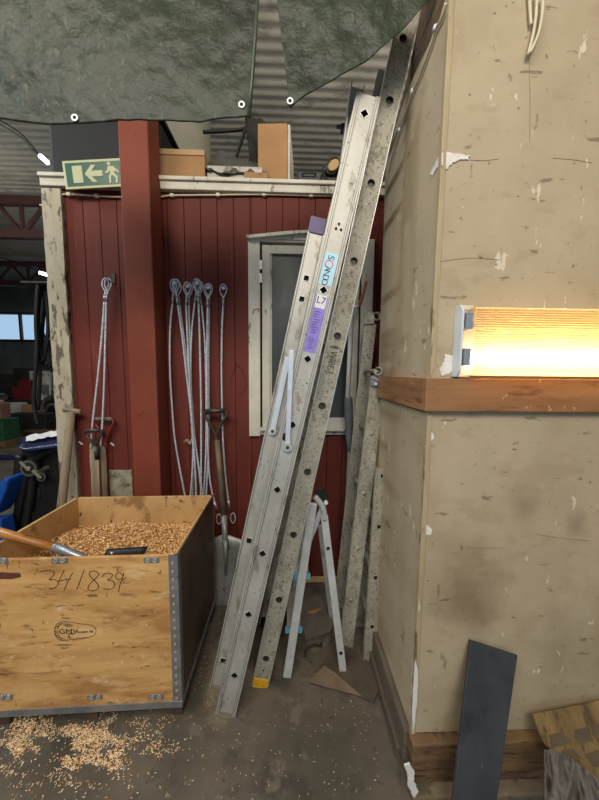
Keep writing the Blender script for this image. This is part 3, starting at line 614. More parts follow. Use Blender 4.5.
el = [PY(238+7.5*math.cos(t)+1.5*math.sin(t*2), 380+14*math.sin(t), YB-.0015) for t in [2*math.pi*k/40 for k in range(40)]]
tag(obj('drawn_oval', MB().tube(el, .0016, 5, closed=True).tube([PY(234, 362, YB-.0015), PY(239, 367, YB-.0015)], .0016, 5), ink), 'hand-drawn black oval outline on the red wall', 'drawing')
tag(obj('red_smear', MB().tube(smoothpts([PY(253, 314, YB-.0262), PY(254, 310, YB-.0262), PY(259, 309, YB-.0262), PY(258, 312, YB-.0262)]), .003, 6), M('red_smear', (160, 60, 44), None, bump=0)), 'small red paint smear on the white window casing', 'paint smear')
# ================================================================== WIRE SLINGS
def sling(eye, pts, label, group, Y, lower=None, ew=3.4, eh=7.2, r=.0060):
    sp = smoothpts([PY(x, y, Y) for x, y in pts], 5)
    ex, ey = eye
    loop = []
    for k in range(22):
        t = 2*math.pi*k/22; xx = ex+ew*math.sin(t)*(1 if math.cos(t) > 0 else 1-.55*(-math.cos(t))**1.5); yy = ey-eh*math.cos(t)*(.8 if math.cos(t) > 0 else 1)
        loop.append(PY(xx, yy, Y))
    mb = MB().tube(sp, r, 8).tube(loop, r*.72, 8, closed=True)
    j = PY(ex, ey+eh, Y)
    mb.tube([j, sp[0]], r*1.1, 8)
    if lower:
        lx, ly = lower; lp = [PY(lx+2.4*math.sin(t), ly+5*math.cos(t), Y) for t in [2*math.pi*k/18 for k in range(18)]]; mb.tube(lp, r*.6, 8, closed=True)
    o = obj('wire_sling', mb, cablem, smooth=True); tag(o, label, 'cable', group)
    d = (sp[1]-sp[0]).normalized(); jj = j.lerp(sp[0], .35)
    obj('ferrule', MB().tube([jj, sp[0]+d*.012], r*1.35, 10), galv, o, smooth=True)
    if lower: q = sp[-1]; d = (sp[-1]-sp[-2]).normalized(); obj('ferrule', MB().tube([q-d*.07, q], r*1.5, 10), galv, o, smooth=True)
    return o
GR = 'wire slings hanging right of the column'
SL = [
 ((173.5, 285), ((172.5, 302), (170, 330), (170, 370), (172, 405), (175, 440), (182, 480), (189, 515)), 'leftmost wire sling of the right group, bowing out alone to the left', 1.94),
 ((178, 288), ((179.5, 303), (183, 330), (188, 370), (192, 400), (195, 440), (200, 480), (204, 515)), 'wire sling crossing rightwards, its eye tucked behind the leftmost eye', 1.955),
 ((176, 285), ((177.5, 303), (182, 335), (186, 370), (190.5, 410), (193, 450), (191, 490), (188, 515)), 'wire sling sharing the leftmost nail, ending left at the crate', 1.93),
 ((187, 288), ((186, 303), (188, 350), (190.5, 400), (194, 450), (196, 490), (196, 515)), 'wire sling on the second nail, straight down into the bundle', 1.925),
 ((189, 289), ((188.8, 303), (189.8, 340), (191.5, 400), (193.5, 450), (192.5, 490), (193, 515)), 'wire sling behind the one on the second nail', 1.95),
 ((196.5, 284.5), ((195, 301), (191.8, 330), (190.6, 370), (192, 410), (195, 440), (200, 475), (206, 515)), 'wire sling on the third nail, curving left into the bundle', 1.94),
 ((198, 286), ((198.5, 302), (199.7, 340), (201, 400), (201.2, 440), (201, 490), (200, 515)), 'wire sling on the third nail, hanging nearly straight', 1.93),
 ((199.5, 287), ((201.5, 304), (205, 345), (206.2, 400), (206, 450), (204, 490), (203, 515)), 'wire sling on the third nail, slanting right', 1.955),
 ((207.5, 290), ((207.6, 305), (207, 350), (207, 400), (208, 450), (210, 480), (214, 500), (218, 511)), 'wire sling on the fourth nail, ending right of the crate', 1.93, (219, 519)),
 ((209, 289.5), ((209, 305), (208.6, 350), (208.8, 400), (208.5, 450), (206.5, 490), (206, 515)), 'wire sling behind the one on the fourth nail', 1.95),
 ((223.3, 290), ((223.3, 304), (222, 330), (221.5, 370), (222, 400), (223, 440), (226, 480), (230, 510)), 'rightmost single wire sling, passing behind the spade handle', 1.955, (233, 518)),
]
for s in SL: sling(s[0], s[1], s[2], GR, s[3], s[4] if len(s) > 4 else None)
sling((105.5, 284), ((104.5, 300), (101.5, 340), (97.5, 380), (92, 430), (91, 460), (94, 490), (95, 515)), 'left wire sling of the pair left of the column, bowing left', 'pair of slings left of the column', 1.93, r=.006)
sling((108, 284), ((106.5, 300), (105.3, 340), (104.3, 380), (102, 430), (98.5, 460), (96, 490), (96, 515)), 'right wire sling of the pair left of the column', 'pair of slings left of the column', 1.925, r=.006)
for x, y, l in ((107, 279, 'nail holding the pair of slings left of the column'), (174, 283, 'first nail, holding the leftmost slings'), (187.5, 286, 'second nail holding slings'), (197, 283, 'third nail, holding three slings'), (208, 287.5, 'fourth nail holding slings'), (223.3, 288, 'nail holding the rightmost single sling')):
    tag(obj('nail', MB().tube([PY(x, y, 2.004), PY(x, y, 1.905)], .005, 8).tube([PY(x, y, 1.905), PY(x, y, 1.900)], .011, 10), galv), l, 'nail', 'nails holding the slings')
c = PY(114, 276, YB-.004)
tag(obj('angle_bracket', MB().box(c.x-.014, c.x+.008, YB-.008, YB-.001, c.z-.05, c.z+.02), drk, bevel=.002), 'small rusty plate on the wall right of the left slings', 'bracket')
g = [PY(184, 442, 1.95), PY(187, 440.5, 1.94), PY(190, 443, 1.93), PY(192, 438, 1.94), PY(193, 432, 1.96)]
tag(obj('twine_knot', MB().tube(smoothpts(g), [.006]*25, 8).ball(g[1], .014, .01, .012).ball(g[2], .012, .01, .014), greywood, smooth=True), 'small brown twine knot caught in the sling bundle', 'twine')
# ================================================================== SPADES
def dhandle(grip, fork, base, label_mats, Y, root, rr=.011, gr=.014):
    gm, am = label_mats
    g0, g1 = PY(*grip[0], Y), PY(*grip[1], Y)
    obj('grip', MB().tube([g0, g1], gr, 12), gm, root, smooth=True)
    jn = PY(*fork, Y); bs = PY(*base, Y)
    for p, sg in ((g0, -1), (g1, 1)):
        mid = p.lerp(jn, .45)+V((sg*.012, 0, .008))
        obj('handle_arm', MB().tube(smoothpts([p+V((sg*.004, 0, 0)), p+V((sg*.008, 0, -.03)), mid, jn, bs]), rr, 10), am, root, smooth=True)
# right spade
blade_top = PY(224.5, 540, 1.80); foot = PZ(221, 612, .005)
sp_ = thing('spade', 'steel bladed spade with dark D-handle leaning beside the crate', 'spade', foot)
dhandle(((206, 411.5), (225.5, 410.5)), (216, 436), (217.5, 448), (drk, drk), 1.915, sp_, .010, .016)
obj('shaft', MB().tube([PY(217, 440, 1.915), PY(221, 480, 1.88), PY(224.5, 524, 1.83)], .018, 12), M('mossy_shaft', (82, 74, 54), (106, 94, 70), 20, (1, 1, .3), rough=.7, bump=.3), sp_, smooth=True)
obj('socket', MB().tube([PY(224.3, 515, 1.84), PY(225, 538, 1.80), PY(226, 548, 1.79)], [.019, .017, .02], 12).tube([PY(225.5, 540, 1.785), PY(225.5, 575, 1.765)], [.016, .005], 8), steel, sp_, smooth=True)
g = []
for i in range(11):
    t = i/10; yl = 540+72*t; row = []
    for j in range(11):
        s = j/10*2-1; wl = interp([(0, 17), (.1, 20), (.6, 20), (1, 19)], t); dx = 225+(-4)*t+wl*s; y = yl+(-6*(1-abs(s)) if t == 0 else 0)+(5*abs(s)**2*-1 if t == 1 else 0)
        Yd = 1.80+(-.035)*t-.02*(1-s*s)*-1
        row.append(PY(dx, y, Yd))
    g.append(row)
obj('blade', MB().sheet(g, (0, .004, 0)), steel, sp_, smooth=True)
# left tools
rs = thing('shovel', 'shovel with red D-handle and grey shaft behind the slings', 'shovel', (PY(106, 495, 1.97).x, 1.95, 0))
dhandle(((96, 419), (112, 419)), (105.5, 442), (104.5, 452), (greywood, redmet), 1.96, rs, .010, .013)
obj('shaft', MB().tube([PY(104.8, 448, 1.96), (PY(105.5, 500, 1.95).x, 1.95, 1.0), (PY(106, 500, 1.95).x, 1.94, .35)], .017, 12), greywood, rs, smooth=True)
bx = PY(106, 500, 1.95).x
obj('blade', MB().prism([(bx-.02, 1.93, .4), (bx+.02, 1.93, .4), (bx+.11, 1.92, .34), (bx+.11, 1.9, .05), (bx, 1.9, .003), (bx-.11, 1.9, .05), (bx-.11, 1.92, .34)], (0, .004, 0)), steel, rs)
bs = thing('spade', 'spade with black D-handle and pale wooden shaft behind the slings', 'spade', (PY(95, 495, 1.93).x, 1.9, 0))
dhandle(((85.5, 431), (100, 430)), (95, 448), (96, 456), (drk, drk), 1.90, bs, .008, .012)
obj('socket', MB().tube([PY(96, 446, 1.90), PY(96, 459, 1.90)], .022, 12), drk, bs, smooth=True)
x_ = PY(97, 495, 1.9).x
obj('shaft', MB().tube([PY(96, 457, 1.90), (x_, 1.9, 1.0), (x_, 1.88, .32)], .023, 12), greywood, bs, smooth=True)
obj('blade', MB().prism([(x_-.09, 1.86, .34), (x_+.07, 1.86, .34), (x_+.07, 1.84, .003), (x_-.09, 1.84, .003)], (0, .004, 0)), steel, bs)
tt = thing('long_tool', 'T-handled tool with weathered grey shaft leaning on white post', 'tool', PY(62, 505, 1.9)+V((0, 0, -.9)))
obj('t_grip', MB().tube(smoothpts([PY(63, 410, 1.93), PY(66, 409.5, 1.93), PY(72, 410.5, 1.93), PY(78, 411.5, 1.93), PY(81, 411.5, 1.93)], 3), [.008]+[.016]*11+[.008], 12), greywood, tt, smooth=True)
q0 = PY(71.5, 412, 1.93); q1 = PY(61, 512, 1.86); q2 = q1+(q1-q0)*((q1.z-.03)/(q0.z-q1.z))
obj('shaft', MB().tube([q0, q1, q2], [.022, .026, .024], 12), greywood, tt, smooth=True)
# ================================================================== CRATE
zt, zbx = .759, .096
FRt = PZ(177, 555.5, zt); BRt = PZ(213.5, 495, zt); BLt = PZ(77, 497, zt); 
er = (BRt-FRt); bl_ = (BLt-BRt)
FLt = FRt+bl_.normalized()*.80; BRt2 = BRt
BLt = BRt+bl_.normalized()*.80*(bl_.length/ max(bl_.length, .01))
print('crate', FRt, BRt, bl_.length, er.length)
BLt = BRt+bl_; FLt = FRt+bl_*(1.02)
cr = thing('plywood_crate', 'stained plywood crate of pellets with metal edges at left', 'crate', ((FRt+BLt)/2).xy.to_3d())
def down(p, z): return V((p.x, p.y, z))
th = .014
ex = (FRt-FLt).normalized(); ey = (BRt-FRt).normalized()
nF = V((ex.y, -ex.x, 0)) # outward front
if nF.y > 0: nF = -nF
hgt = zt-zbx
def panel(name, A, B, inward, mat): return obj(name, MB().boxax(down(A, zbx), B-A, inward*th, (0, 0, hgt)), mat, cr, bevel=.001)
fp = panel('front_panel', FLt, FRt, -nF, ply)
panel('rear_panel', BLt, BRt, nF, plyin)
nR = V((ey.y, -ey.x, 0)); nR = nR if nR.x > 0 else -nR
obj('side_panel', MB().boxax(down(FRt, zbx)-nR*th*.5, BRt-FRt, nR*(-th*.5), (0, 0, hgt)), plyin, cr)
obj('outer_side_panel', MB().boxax(down(FRt, zbx), BRt-FRt, nR*(-th*.5), (0, 0, hgt)), plydark, cr)['label'] = 'dark brown outer face of the crate side'  # shade on this side is put into the panel's dark brown colour
lr = (BLt-FLt).normalized(); nL = V((-lr.y, lr.x, 0)); nL = nL if nL.x < 0 else -nL
obj('side_panel', MB().boxax(down(FLt, zbx), BLt-FLt, nL*(-th), (0, 0, hgt)), plyin, cr)
obj('crate_floor', MB().prism([down(FLt, zbx), down(FRt, zbx), down(BRt, zbx), down(BLt, zbx)], (0, 0, .015)), plyin, cr)
# metal corner angle
ws = .034
cs = obj('corner_strip', MB().boxax(down(FRt, zbx)+nF*.0025-ex*ws, ex*(ws+.003), -nF*.0025, (0, 0, hgt+.004)).boxax(down(FRt, zbx)+nR*.0005+nF*.002, nR*.0022, -nF*.03, (0, 0, hgt+.004)), galv, cr); cs['label'] = 'riveted galvanised corner strip'
for k in range(18):
    c = down(FRt, zbx+.03+(hgt-.06)*k/17)+nF*.0025-ex*.018; obj('rivet', MB().tube([c, c+nF*.0022], .0055, 10), M('rivet_brass', (196, 168, 120), None, rough=.4, metal=.3, bump=0) if k == 0 else bpy.data.materials['rivet_brass'], cs, smooth=False)
es_ = obj('bottom_strip', MB().boxax(down(FLt, zbx-.012)+nF*.004, (FRt-FLt)+ex*.004, -nF*.006, (0, 0, .028)).boxax(down(FRt, zbx-.012)+nR*.004, BRt-FRt, -nR*.006, (0, 0, .024)), galv, cr)
# twin-hole hinge plates
def plate(px, py):
    o_ = PP(px, py, FRt+nF*.001, nF)
    p = obj('hinge_plate', MB().boxax(o_-ex*.03-V((0, 0, .011)), ex*.06, nF*.002, (0, 0, .022)), galv, cr, bevel=.004)
    for s in (-1, 1):
        n = 14; c = o_+ex*.014*s+nF*.0025
        obj('washer', MB().ring([c+ex*.009*math.cos(2*math.pi*k/n)+V((0, 0, .009*math.sin(2*math.pi*k/n))) for k in range(n)], [c+ex*.004*math.cos(2*math.pi*k/n)+V((0, 0, .004*math.sin(2*math.pi*k/n))) for k in range(n)], nF*.002), edge, p)
for px, py in ((0, 560.5), (59.5, 560.5), (151.5, 560), (5, 697), (95, 697), (156, 696.5)): plate(px, py)
# pallet feet
drkw = M('shaded_foot_wood', (66, 52, 40), (88, 70, 54), 12, (1, 1, 3), rough=.8)  # foot colour darkened for the shadow under the crate
for (u, v_) in ((.0, 0), (.5, 0), (1, 0), (0, 1), (.5, 1), (1, 1)):
    c = FLt.lerp(FRt, .05+.9*u).lerp(BLt.lerp(BRt, .05+.9*u), .04+.86*v_)
    obj('foot_block', MB().box(c.x-.04, c.x+.03, c.y+.012, c.y+.09, .001, zbx-.012), drkw, cr, bevel=.003)
# handwriting
def stroke(pts, r=.0013, name='handwriting', mat=ink, par=None):
    q = smoothpts([PP(40+x/6.65, 560+y/6.65, FRt+nF*.0008, nF) for x, y in pts], 6)
    obj(name, MB().tube(q, r, 6), mat, par or fp)
for s in ([(0, 80), (20, 72), (55, 68), (85, 75), (92, 95), (70, 122), (62, 132), (95, 130), (120, 145), (118, 165), (95, 185), (60, 193)],
          [(160, 68), (145, 100), (125, 138), (122, 142), (160, 132), (205, 124)], [(217, 84), (200, 115), (180, 155), (160, 200)],
          [(294, 66), (280, 100), (262, 150), (243, 196)],
          [(385, 85), (360, 72), (330, 82), (335, 110), (370, 145), (390, 175), (375, 198), (340, 205), (318, 188), (335, 155), (370, 120), (392, 95), (385, 85)],
          [(412, 112), (430, 92), (465, 88), (482, 100), (470, 120), (448, 132), (478, 138), (495, 158), (488, 182), (455, 195), (420, 190)],
          [(548, 100), (530, 84), (508, 92), (502, 112), (520, 128), (545, 122), (555, 95), (556, 84), (545, 130), (530, 170), (522, 212)], [(548, 135), (572, 115)]): stroke(s)
stroke([(258, 180), (280, 195), (320, 208)], .001, 'red_mark', M('red_crayon', (176, 60, 40), None, bump=0))
def stampP(x, y): return (((50+x/9.98)-40)*6.65, ((610+y/9.98)-560)*6.65)
stroke([stampP(*p) for p in ((130, 115), (200, 120), (300, 138), (400, 150), (450, 180), (458, 215), (440, 250), (390, 270), (300, 282), (220, 295), (150, 305))], .0009, 'stamp_outline', ink)
stroke([stampP(*p) for p in ((150, 118), (100, 120), (60, 150), (45, 210), (60, 265), (100, 300), (165, 305))], .0009, 'stamp_outline', ink)
stroke([stampP(*p) for p in ((150, 135), (110, 140), (85, 165), (75, 210), (88, 255), (120, 285), (160, 292))], .0007, 'stamp_outline', ink)
text('stamp_lettering', 'GMV', PP(68.3, 631.6, FRt+nF*.0006, nF), ex, (0, 0, 1), .028, ink, fp, xs=1.25)
text('stamp_lettering', 'Sweden AB', PP(85, 631.8, FRt+nF*.0006, nF), ex, (0, 0, 1), .0135, ink, fp)
for k in range(9):
    t = -2.2+k*.52; a_ = math.pi+(-1.15+2.3*k/8); cx, cy = 150, 210; x = cx+92*math.cos(a_); y = cy+82*math.sin(a_)
    px, py = 50+x/9.98, 610+y/9.98; c = PP(px, py, FRt+nF*.0006, nF)
    dn = V((0, 0, 1))*math.sin(-a_)+ex*math.cos(a_); rt_ = ex*math.sin(-a_)*-1+V((0, 0, 1))*math.cos(a_)
    text('stamp_lettering', 'EXPORTBOX'[k], c, -rt_ if False else rt_*-1, dn, .011, ink, fp)
stroke([(25, 228), (120, 226)], .0005, 'dark_streak', inkg)
# dark streak left on front (worn label)
obj('dark_label', MB().prism([PP(x, y, FRt+nF*.0005, nF) for x, y in ((-6, 572), (20, 573), (21, 577), (12, 579), (-6, 579))], nF*.0006), M('dark_stain', (84, 46, 30), (110, 64, 42), 40, (1, 1, 4), bump=0), fp)
# ---------------- pellets
def grains(n, posf, size, seed):
    rr = random.Random(seed); vs = []; fs = []
    for i in range(n):
        p = posf(rr)
        if p is None: continue
        a = rr.uniform(0, math.pi); tl_ = rr.uniform(-.6, .6); l = size*rr.uniform(.6, 1.5); wd = size*rr.uniform(.28, .5)
        d = V((math.cos(a)*math.cos(tl_), math.sin(a)*math.cos(tl_), math.sin(tl_))); s = V((-math.sin(a), math.cos(a), 0)); u = d.cross(s)
        b = len(vs)
        vs += [p-d*l, p+d*l, p+s*wd, p-s*wd, p+u*wd, p-u*wd]
        fs += [(b, b+2, b+4), (b+2, b+1, b+4), (b+1, b+3, b+4), (b+3, b, b+4), (b+2, b, b+5), (b+1, b+2, b+5), (b+3, b+1, b+5), (b, b+3, b+5)]
    return MB().add(vs, fs)
def bil(u, v): return FLt.lerp(FRt, u).lerp(BLt.lerp(BRt, u), v)
def hz(u, v): return .555+.055*math.sin(v*2.4)+.02*mnoise.noise(V((u*4, v*4, 1)))-.03*u*(1-v)+.03*math.exp(-((u-.35)**2+(v-.6)**2)*9)
g = [[V((*bil(.02+.96*i/30, .03+.94*j/30).xy, hz(i/30, j/30)-.004)) for i in range(31)] for j in range(31)]
pl = obj('pellets', MB().sheet(g, (0, 0, -.10)), grain, smooth=True); tag(pl, 'heap of golden wood pellets filling the crate', 'pellets', kind='stuff')
def ph(rr):
    u = rr.uniform(.03, .97); v = rr.uniform(.04, .96); p = bil(u, v); return V((p.x, p.y, hz(u, v)+rr.uniform(0, .004)))
gr_ = grains(9000, ph, .0075, 3)
o = obj('loose_pellets', gr_, grainr, pl, fix=False); o['kind'] = 'stuff'
def fp_(rr):
    for _ in range(50):
        x = rr.gauss(60, 80); y = rr.gauss(743, 24)
        if y < 705 or y > 815 or x < -40 or x > 260: continue
        d = mnoise.noise(V((x*.03+y*.012, y*.055-x*.01, 2)))+.5*mnoise.noise(V((x*.09, y*.12, 7)))
        if rr.random() < max(.02, (d+.22)*1.6)*max(.05, 1-max(0, x-110)/80)*(1 if y < 770 else .35):
            p = PZ(x, y, 0); return p+V((0, 0, .0025))
    return None
o = obj('spilled_pellets', grains(4600, fp_, .0044, 11), grain2, fix=False); tag(o, 'pale pellets spilled over the concrete in front of the crate', 'pellets', kind='stuff')
def fp2(rr):
    if rr.random() < .55: x, y = rr.gauss(206, 8), rr.gauss(660, 22)
    else: x, y = rr.uniform(190, 380), rr.uniform(700, 800)
    return PZ(x, y, 0)+V((0, 0, .002))
o = obj('scattered_crumbs', grains(260, fp2, .0028, 23), grain2, fix=False); tag(o, 'tiny pale crumbs scattered on the floor right of the crate', 'crumbs', kind='stuff')
# shovel in the crate
sv = thing('shovel', 'shovel with varnished wooden handle lying in the pellet crate', 'shovel', PZ(60, 551, .70))
h0 = PZ(-30, 524, .83); h1 = PZ(57, 548, .745); h2 = PZ(76, 555, .715)
obj('handle', MB().tube([h0, h0.lerp(h1, .5), h1], [.019, .018, .017], 14), varn, sv, smooth=True)
obj('socket', MB().tube([h1-(h1-h0).normalized()*.015, h2, h2+(h2-h1)*1.2], [.019, .016, .011], 12), galv, sv, smooth=True)
dd = (h2-h1).normalized()
bp0 = PZ(102, 556, .69); 
g = []
for i in range(9):
    t = i/8; row = []
    for j in range(9):
        s = j/8*2-1; c = PZ(101+42*t, 553-2.5*t, .672+.012*t); row.append(c+V((0, .035*s+.01, .012*s*s-.02)))
    g.append(row)
obj('blade', MB().sheet(g, (0, 0, -.003)), black, sv, smooth=True)
obj('rivet', MB().ball(PZ(112, 553, .685), .007, .007, .005), edge, sv, smooth=True)
# ================================================================== LADDERS
def stile(O, T, hw, holes, lipw, lipd, t, out, mat, root, back=False, name='stile', label=None, foot_ext=None):
    """O foot centre, T top centre, hw half width of whole face, out = unit vector facing outwards, holes [(s,r,k,rot)]"""
    d = (T-O); L = d.length; d = d/L; wv = d.cross(out).normalized(); inn = -out
    web = MB(); hwi = hw-lipw+.001
    def P(a, s, depth=0): return O+d*s+wv*a+inn*depth
    cur = 0
    rec = .004
    for (s, r, k, rot) in sorted(holes):
        s0, s1 = s-r*1.5, s+r*1.5
        if s0 > cur: web.boxax(P(-hwi, cur, rec), wv*(2*hwi), d*(s0-cur), inn*t)
        n = 16; inner = []; outer = []
        for j in range(n):
            a = 2*math.pi*(j+.5)/n+rot
            if k == 4:
                aa = (a-rot+math.pi/4) % (math.pi/2)-math.pi/4; rad = r*.9/max(math.cos(aa), .6)
            else: rad = r
            inner.append(P(rad*math.cos(a), s+rad*math.sin(a), rec))
            ca, sa = math.cos(a), math.sin(a); m = min(hwi/max(abs(ca), 1e-6), (r*1.5)/max(abs(sa), 1e-6)); outer.append(P(m*ca, s+m*sa, rec))
        web.ring(outer, inner, inn*t)
        # fill the four corners missed by radial sampling
        for sx in (-1, 1):
            for sy in (-1, 1):
                pts = [P(sx*hwi, s+sy*r*1.5, rec)]
                cand = sorted([(((p-P(0, s, rec)).dot(wv), (p-P(0, s, rec)).dot(d)), p) for p in outer if (p-P(0, s, rec)).dot(wv)*sx > 0 and (p-P(0, s, rec)).dot(d)*sy > 0], key=lambda q: math.atan2(q[0][1]*sy, q[0][0]*sx))
                for q1_, q2_ in zip(cand, cand[1:]):
                    on_side1 = abs(abs(q1_[0][0])-hwi) < 1e-5; on_side2 = abs(abs(q2_[0][0])-hwi) < 1e-5
                    if on_side1 != on_side2: web.prism([pts[0], q1_[1], q2_[1]], inn*t)
        cur = s1
    web.boxax(P(-hwi, cur, rec), wv*(2*hwi), d*(L-cur), inn*t)
    lo = 0
    for sg in (-1, 1):
        a = sg*hw; b = sg*(hw-lipw)
        web.boxax(P(min(a, b), lo, 0), wv*lipw, d*(L-lo), inn*lipd)
    o = obj(name, web, mat, root)
    if label: o['label'] = label
    return o, d, wv, L
def rung(O, d, wv, s, r, k, rot, out, width, mat, root):
    c = O+d*s; n = 4 if k == 4 else 16; ri = r; ro = r+.0022
    def loop(rad, depth):
        res = []
        for j in range(n):
            a = 2*math.pi*j/n+rot+(math.pi/4 if k == 4 else 0); rr_ = rad*(1.27 if k == 4 else 1); res.append(c+wv*rr_*math.cos(a)+d*rr_*math.sin(a)-out*depth)
        return res
    A = loop(ro, .0015); B = loop(ri, .0015)
    mb = MB().ring(A, B, -out*(width-.003))
    mb.prism(loop(ri, width*(.06 if k == 4 else .04)), -out*.002)
    o = obj('rung', mb, mat, root); o.data.materials.append(holem if k == 4 else drk)
    for f in o.data.polygons:
        if f.index % 4 == 2 and f.index < 4*n or f.index >= 4*n: f.material_index = 1
    return o
def sAt(O, d, Y, py, pO, pT):
    # parameter along the stile for a pixel row
    lo, hi = 0, 4
    for _ in range(40):
        m = (lo+hi)/2; p = O+d*m-CAMP; y = 400-F*p.dot(up)/p.dot(fw)
        if y > py: lo = m
        else: hi = m
    return lo
OUT = V((0, -1, 0))
# --- combination ladder (two sections)
O2 = PZ(225, 716, .012); T2_ = PY(369, 94, O2.y); O1 = PZ(217, 688, .012); T1_ = PY(319.5, 218, O1.y)
lad = thing('combination_ladder', 'aluminium combination ladder with purple stickers and open flanges, leftmost', 'ladder', O2)
Wd = .36
d2 = (T2_-O2).normalized(); d1 = (T1_-O1).normalized()
h2_ = [(sAt(O2, d2, 0, y, 0, 0), .012, 4, math.radians(45)) for y in (113, 290, 359, 425, 490, 554, 615, 676)]
h1_ = [(sAt(O1, d1, 0, y, 0, 0), .012, 4, 0) for y in (278, 299, 541, 661)]
# L2 front with wide flanges
st2, _, wv2, L2 = stile(O2, T2_, .044, h2_, .017, .028, .002, OUT, alu, lad)
for sg in (-1, 1):   # groove lines of the extruded flange
    obj('flange_groove', MB().boxax(O2+wv2*(sg*.036-.0007)+OUT*.0004, wv2*.0014, d2*L2, -OUT*.002), holem, st2)
    obj('flange_groove', MB().boxax(O2+wv2*(sg*.0285-.0006)+OUT*.0004, wv2*.0012, d2*L2, -OUT*.002), holem, st2)
stile(O2-OUT*Wd, T2_-OUT*Wd, .044, h2_, .017, .028, .002, -OUT, alu, lad)
o_, _, wv1, L1 = stile(O1, T1_, .034, h1_, .007, .022, .002, OUT, alu, lad)
for sg in (-1, 1): obj('flange_groove', MB().boxax(O1+wv1*(sg*.0275-.0008)+OUT*.0004, wv1*.0016, d1*L1, -OUT*.002), holem, o_)
W1 = Wd-.14
stile(O1-OUT*W1, T1_-OUT*W1, .034, h1_, .007, .022, .002, -OUT, alu, lad)
for h in h2_: rung(O2, d2, wv2, *h, OUT, Wd, edge, lad)
for h in h1_: rung(O1, d1, wv1, *h, OUT, W1, edge, lad)
for k in range(3): rung(O1, d1, wv1, h1_[1][0]-.28*(k+1)*1.0+.0, .0105, 4, 0, OUT*1.0, W1, edge, lad) if False else None
tA, tB = PY(357, 88, O2.y+.075), PY(344, 186, O2.y+.05)
so_ = obj('inner_stile', MB().boxax(tB-wv2*.026, wv2*.052, tA-tB, (0, .004, 0)).boxax(tB-wv2*.026+V((0, -.02, 0)), wv2*.004, tA-tB, (0, .05, 0)).boxax(tB+wv2*.022+V((0, -.02, 0)), wv2*.004, tA-tB, (0, .05, 0)), alu, lad)
c = PY(344, 126, O2.y+.10); obj('guide_bracket', MB().box(c.x-.012, c.x+.03, c.y, c.y+.02, c.z-.018, c.z+.012).box(c.x-.03, c.x, c.y, c.y+.012, c.z-.004, c.z+.006), drk, lad, bevel=.002)
# jagged flange ends on top, end lip at foot
obj('foot_pad', MB().boxax(O2-d2*.012-wv2*.036+OUT*-.0015, wv2*.072, d2*.03, -OUT*.026), M('grey_foot_pad', (120, 112, 98), (140, 132, 118), 20, rough=.7), lad, bevel=.003)
obj('foot_pad', MB().boxax(O1-d1*.010-wv1*.030+OUT*-.0015, wv1*.06, d1*.025, -OUT*.022), bpy.data.materials['grey_foot_pad'], lad, bevel=.003)
obj('foot_pad', MB().boxax(O2-d2*.012-wv2*.036-OUT*(Wd-.024), wv2*.072, d2*.03, -OUT*.022), bpy.data.materials['grey_foot_pad'], lad, bevel=.003)
def on2(px, py, e=.0): return PP(px, py, O2-OUT*(.004-e), OUT)
def on1(px, py, e=.0): return PP(px, py, O1-OUT*(.004-e), OUT)
def band(name, O, d, wv, s0, s1, hw, mat, e=-.0035, root=lad):
    return obj(name, MB().boxax(O+d*s0-wv*hw-OUT*(.004)+OUT*.0, wv*(2*hw), d*(s1-s0), OUT*.0012), mat, root)
S2 = lambda y: sAt(O2, d2, 0, y, 0, 0)
S1 = lambda y: sAt(O1, d1, 0, y, 0, 0)
S1v = S1
o = obj('end_plug', MB().boxax(O1+d1*(L1-.062)-wv1*.034+OUT*.001, wv1*.068, d1*.065, -OUT*.024), purpd, lad, bevel=.002); o['label'] = 'dark purple plastic end plug'
band('blue_sticker', O2, d2, wv2, S2(285), S2(253), .0262, sky_st)
# sticker letters reading downwards: baseline direction -d, up direction +wv (right)
rgt = wv2 if wv2.x > 0 else -wv2
def lett(ch, y, size, mat, off=0.0, xs=1.0):
    c = O2+d2*S2(y)+rgt*off-OUT*.0028; text('sticker_lettering', ch, c, -d2, rgt, size, mat, lad, thick=.0005, xs=xs)
lett('S', 257.5, .036, navy, -.001); lett('C', 263.5, .046, pink, -.004)
lett('A', 268.5, .032, navy, -.004); lett('N', 273, .032, navy, -.004); lett('D', 277.5, .032, navy, -.004); lett('O', 282, .032, navy, -.004)
band('white_sticker', O2, d2, wv2, S2(308), S2(295), .020, whites)
band('purple_sticker', O2, d2, wv2, S2(352), S2(295.5), .0245, purple).location.y += .0004
c = O2+d2*S2(300.5)-OUT*.0026
text('sticker_lettering', 'L7', c, rgt, d2, .036, navy, lad, thick=.0005)
for k in range(9): obj('sticker_text_line', MB().boxax(O2+d2*(S2(312+k*2.6))-rgt*.014-OUT*.0030, rgt*(.026-.004*(k % 3)), d2*.0022, OUT*.0006), purpd, lad)
for k in range(7): obj('sticker_text_line', MB().boxax(O2+d2*(S2(338+k*1.8))-rgt*.012-OUT*.0030, rgt*(.016+.003*(k % 3)), d2*.0018, OUT*.0006), purpd, lad)
for px, py in ((339, 224), (336, 228.6), (341, 229.8)):
    c = on2(px, py, .0006); obj('rivet', MB().tube([c, c+OUT*.0016], .0048, 10), holem, lad)
for px, py in ((288.5, 359.5),): c = on1(px, py, .0006); obj('rivet', MB().tube([c, c+OUT*.0016], .0048, 10), holem, lad)
